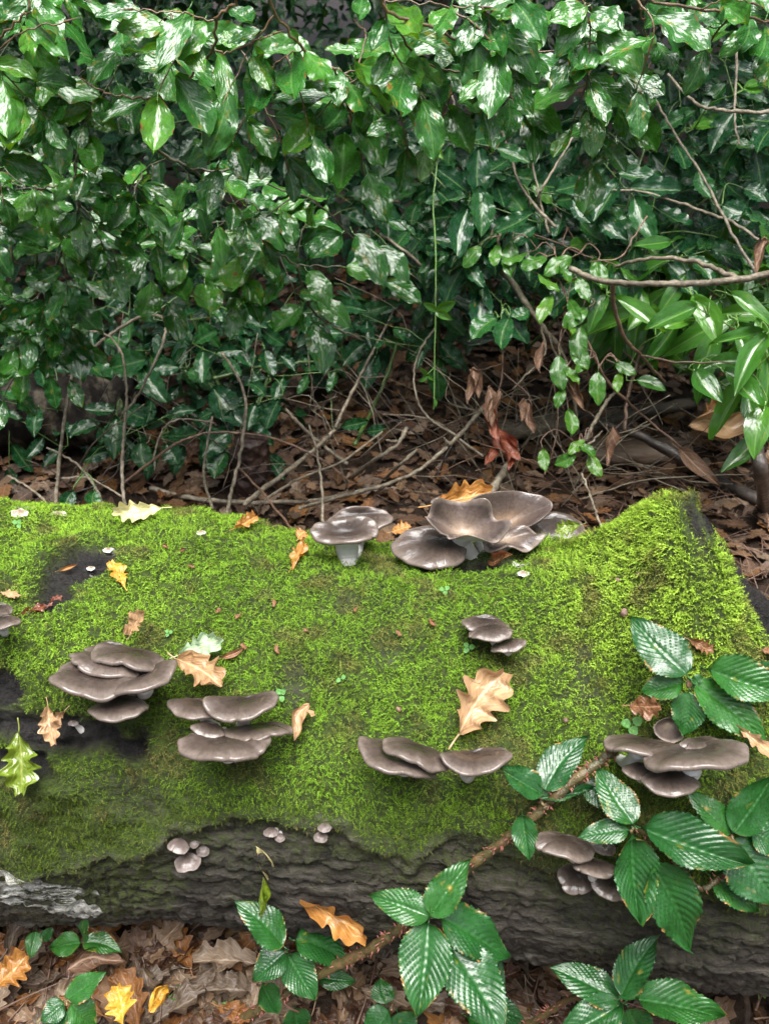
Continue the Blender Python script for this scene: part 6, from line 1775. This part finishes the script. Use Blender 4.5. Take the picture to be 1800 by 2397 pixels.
oak("brown oak leaves caught at the back edge of the log, left one", (545, 1250), (590, 1232), 34, 'oak_orange', 426, 0.008)
oak("orange leaf at the back edge of the log left of the twin mushrooms", (690, 1275), (715, 1245), 38, 'oak_orange', 427, 0.008)
oak("small orange leaf between the twin mushrooms and the big cluster", (915, 1245), (960, 1230), 34, 'oak_orange', 428, 0.008)
oak("thin orange leaf lying on the left dark patch", (142, 1332), (190, 1325), 14, 'oak_orange', 429, 0.005, kind='laurel')
oak("brown curled leaf at the foot of the big cluster", (1145, 1310), (1190, 1335), 28, 'oak_brown', 430, 0.01, curl=True)
oak("small leaf flake on the left edge above the mushrooms", (5, 1390), (45, 1405), 22, 'oak_tan', 431, 0.006)
oak("bright yellow oak leaf lying on the litter in front of the log", (288, 2400), (275, 2312), 78, 'oak_yellow', 432, tb=0.945, tt=0.975, nh=(0, -.5, .9))
oak("large orange oak leaf at the lower left edge on the litter", (-20, 2320), (62, 2240), 80, 'oak_orange', 433, tb=0.985, tt=1.015, nh=(.1, -.5, .9))
oak("pale curled leaf lying against the small bramble shoot", (160, 2262), (290, 2250), 50, 'oak_pale2' if False else 'tan_dead', 434, tb=1.0, tt=1.01, nh=(0, -.4, .9), curl=True)
oak("olive yellow leaf standing in the litter right of the bright yellow one", (350, 2370), (388, 2305), 40, 'oak_yellow', 435, tb=0.945, tt=0.975, nh=(.5, -.6, .6), curl=True)
oak("grey curled leaf with pale veins leaning in the right litter", (1592, 1052), (1678, 1110), 62, 'tan_dead', 436, tb=1.72, tt=1.66, nh=(-.1, -.7, .7), kind='laurel')
oak("large brown leaf standing behind the right litter", (1640, 985), (1700, 935), 60, 'oak_brown', 437, tb=1.82, tt=1.84, nh=(0, -.7, .7))
oak("broad tan leaf standing folded behind the right litter", (1620, 1010), (1760, 960), 70, 'oak_tan', 438, tb=1.8, tt=1.82, nh=(.1, -.8, .5), curl=True)
for i, (u, v) in enumerate(((945, 1490), (1020, 1470), (585, 1520), (640, 1515), (560, 1460), (505, 1440), (830, 1440), (720, 1480), (380, 1290), (450, 1340), (640, 1410), (430, 1300))):
    h = hit(u, v)
    p = h[0] + h[1] * 0.006
    d = rv(1); d = (d - h[1] * d.dot(h[1])).normalized()
    o = put_leaf("leaf_flake", curled("leaf_flake", 460 + i, M['oak_brown']), None, p, p + d * random.uniform(0.005, 0.010), h[1], 0.008, 'oak')
    tag(o, "tiny brown scrap of dead leaf caught in the moss", "leaf scrap", "leaf scraps in the moss")
# snail-like brown beech nuts in the moss
for i, (u, v, s) in enumerate(((1450, 1360, 9), (1498, 1346, 9), (1500, 1376, 8), (1465, 1440, 14), (1325, 1688, 9), (935, 1662, 9))):
    h = hit(u, v)
    r = px(s, h[2]) * 0.68
    th = np.linspace(0, np.pi, 9); ph_ = np.linspace(0, 2 * np.pi, 12, endpoint=False)
    a, b = np.meshgrid(th, ph_, indexing='ij')
    v_ = np.stack([np.sin(a) * np.cos(b), np.sin(a) * np.sin(b), np.cos(a) * (1.25 - .25 * np.cos(a))], -1).reshape(-1, 3) * r
    o = link("beech_nut", make_mesh("beech_nut", v_, grid_quads(9, 12, True)[:, ::-1], M['brown_twig']), loc=h[0] + h[1] * r * 0.9)
    o.rotation_euler = (random.random() * 3, random.random() * 3, 0)
    tag(o, ['snail-brown nut highest in the moss on the stub', 'dark nut in the moss right of the highest one', "small nut just below the two in the stub's moss", 'pale brown nut touching the tip of the right bramble leaf', 'little brown nut in the moss left of the tan leaf by the bramble', 'tiny nut in the moss left of the large tan oak leaf'][i], "nut", "nuts in the moss")
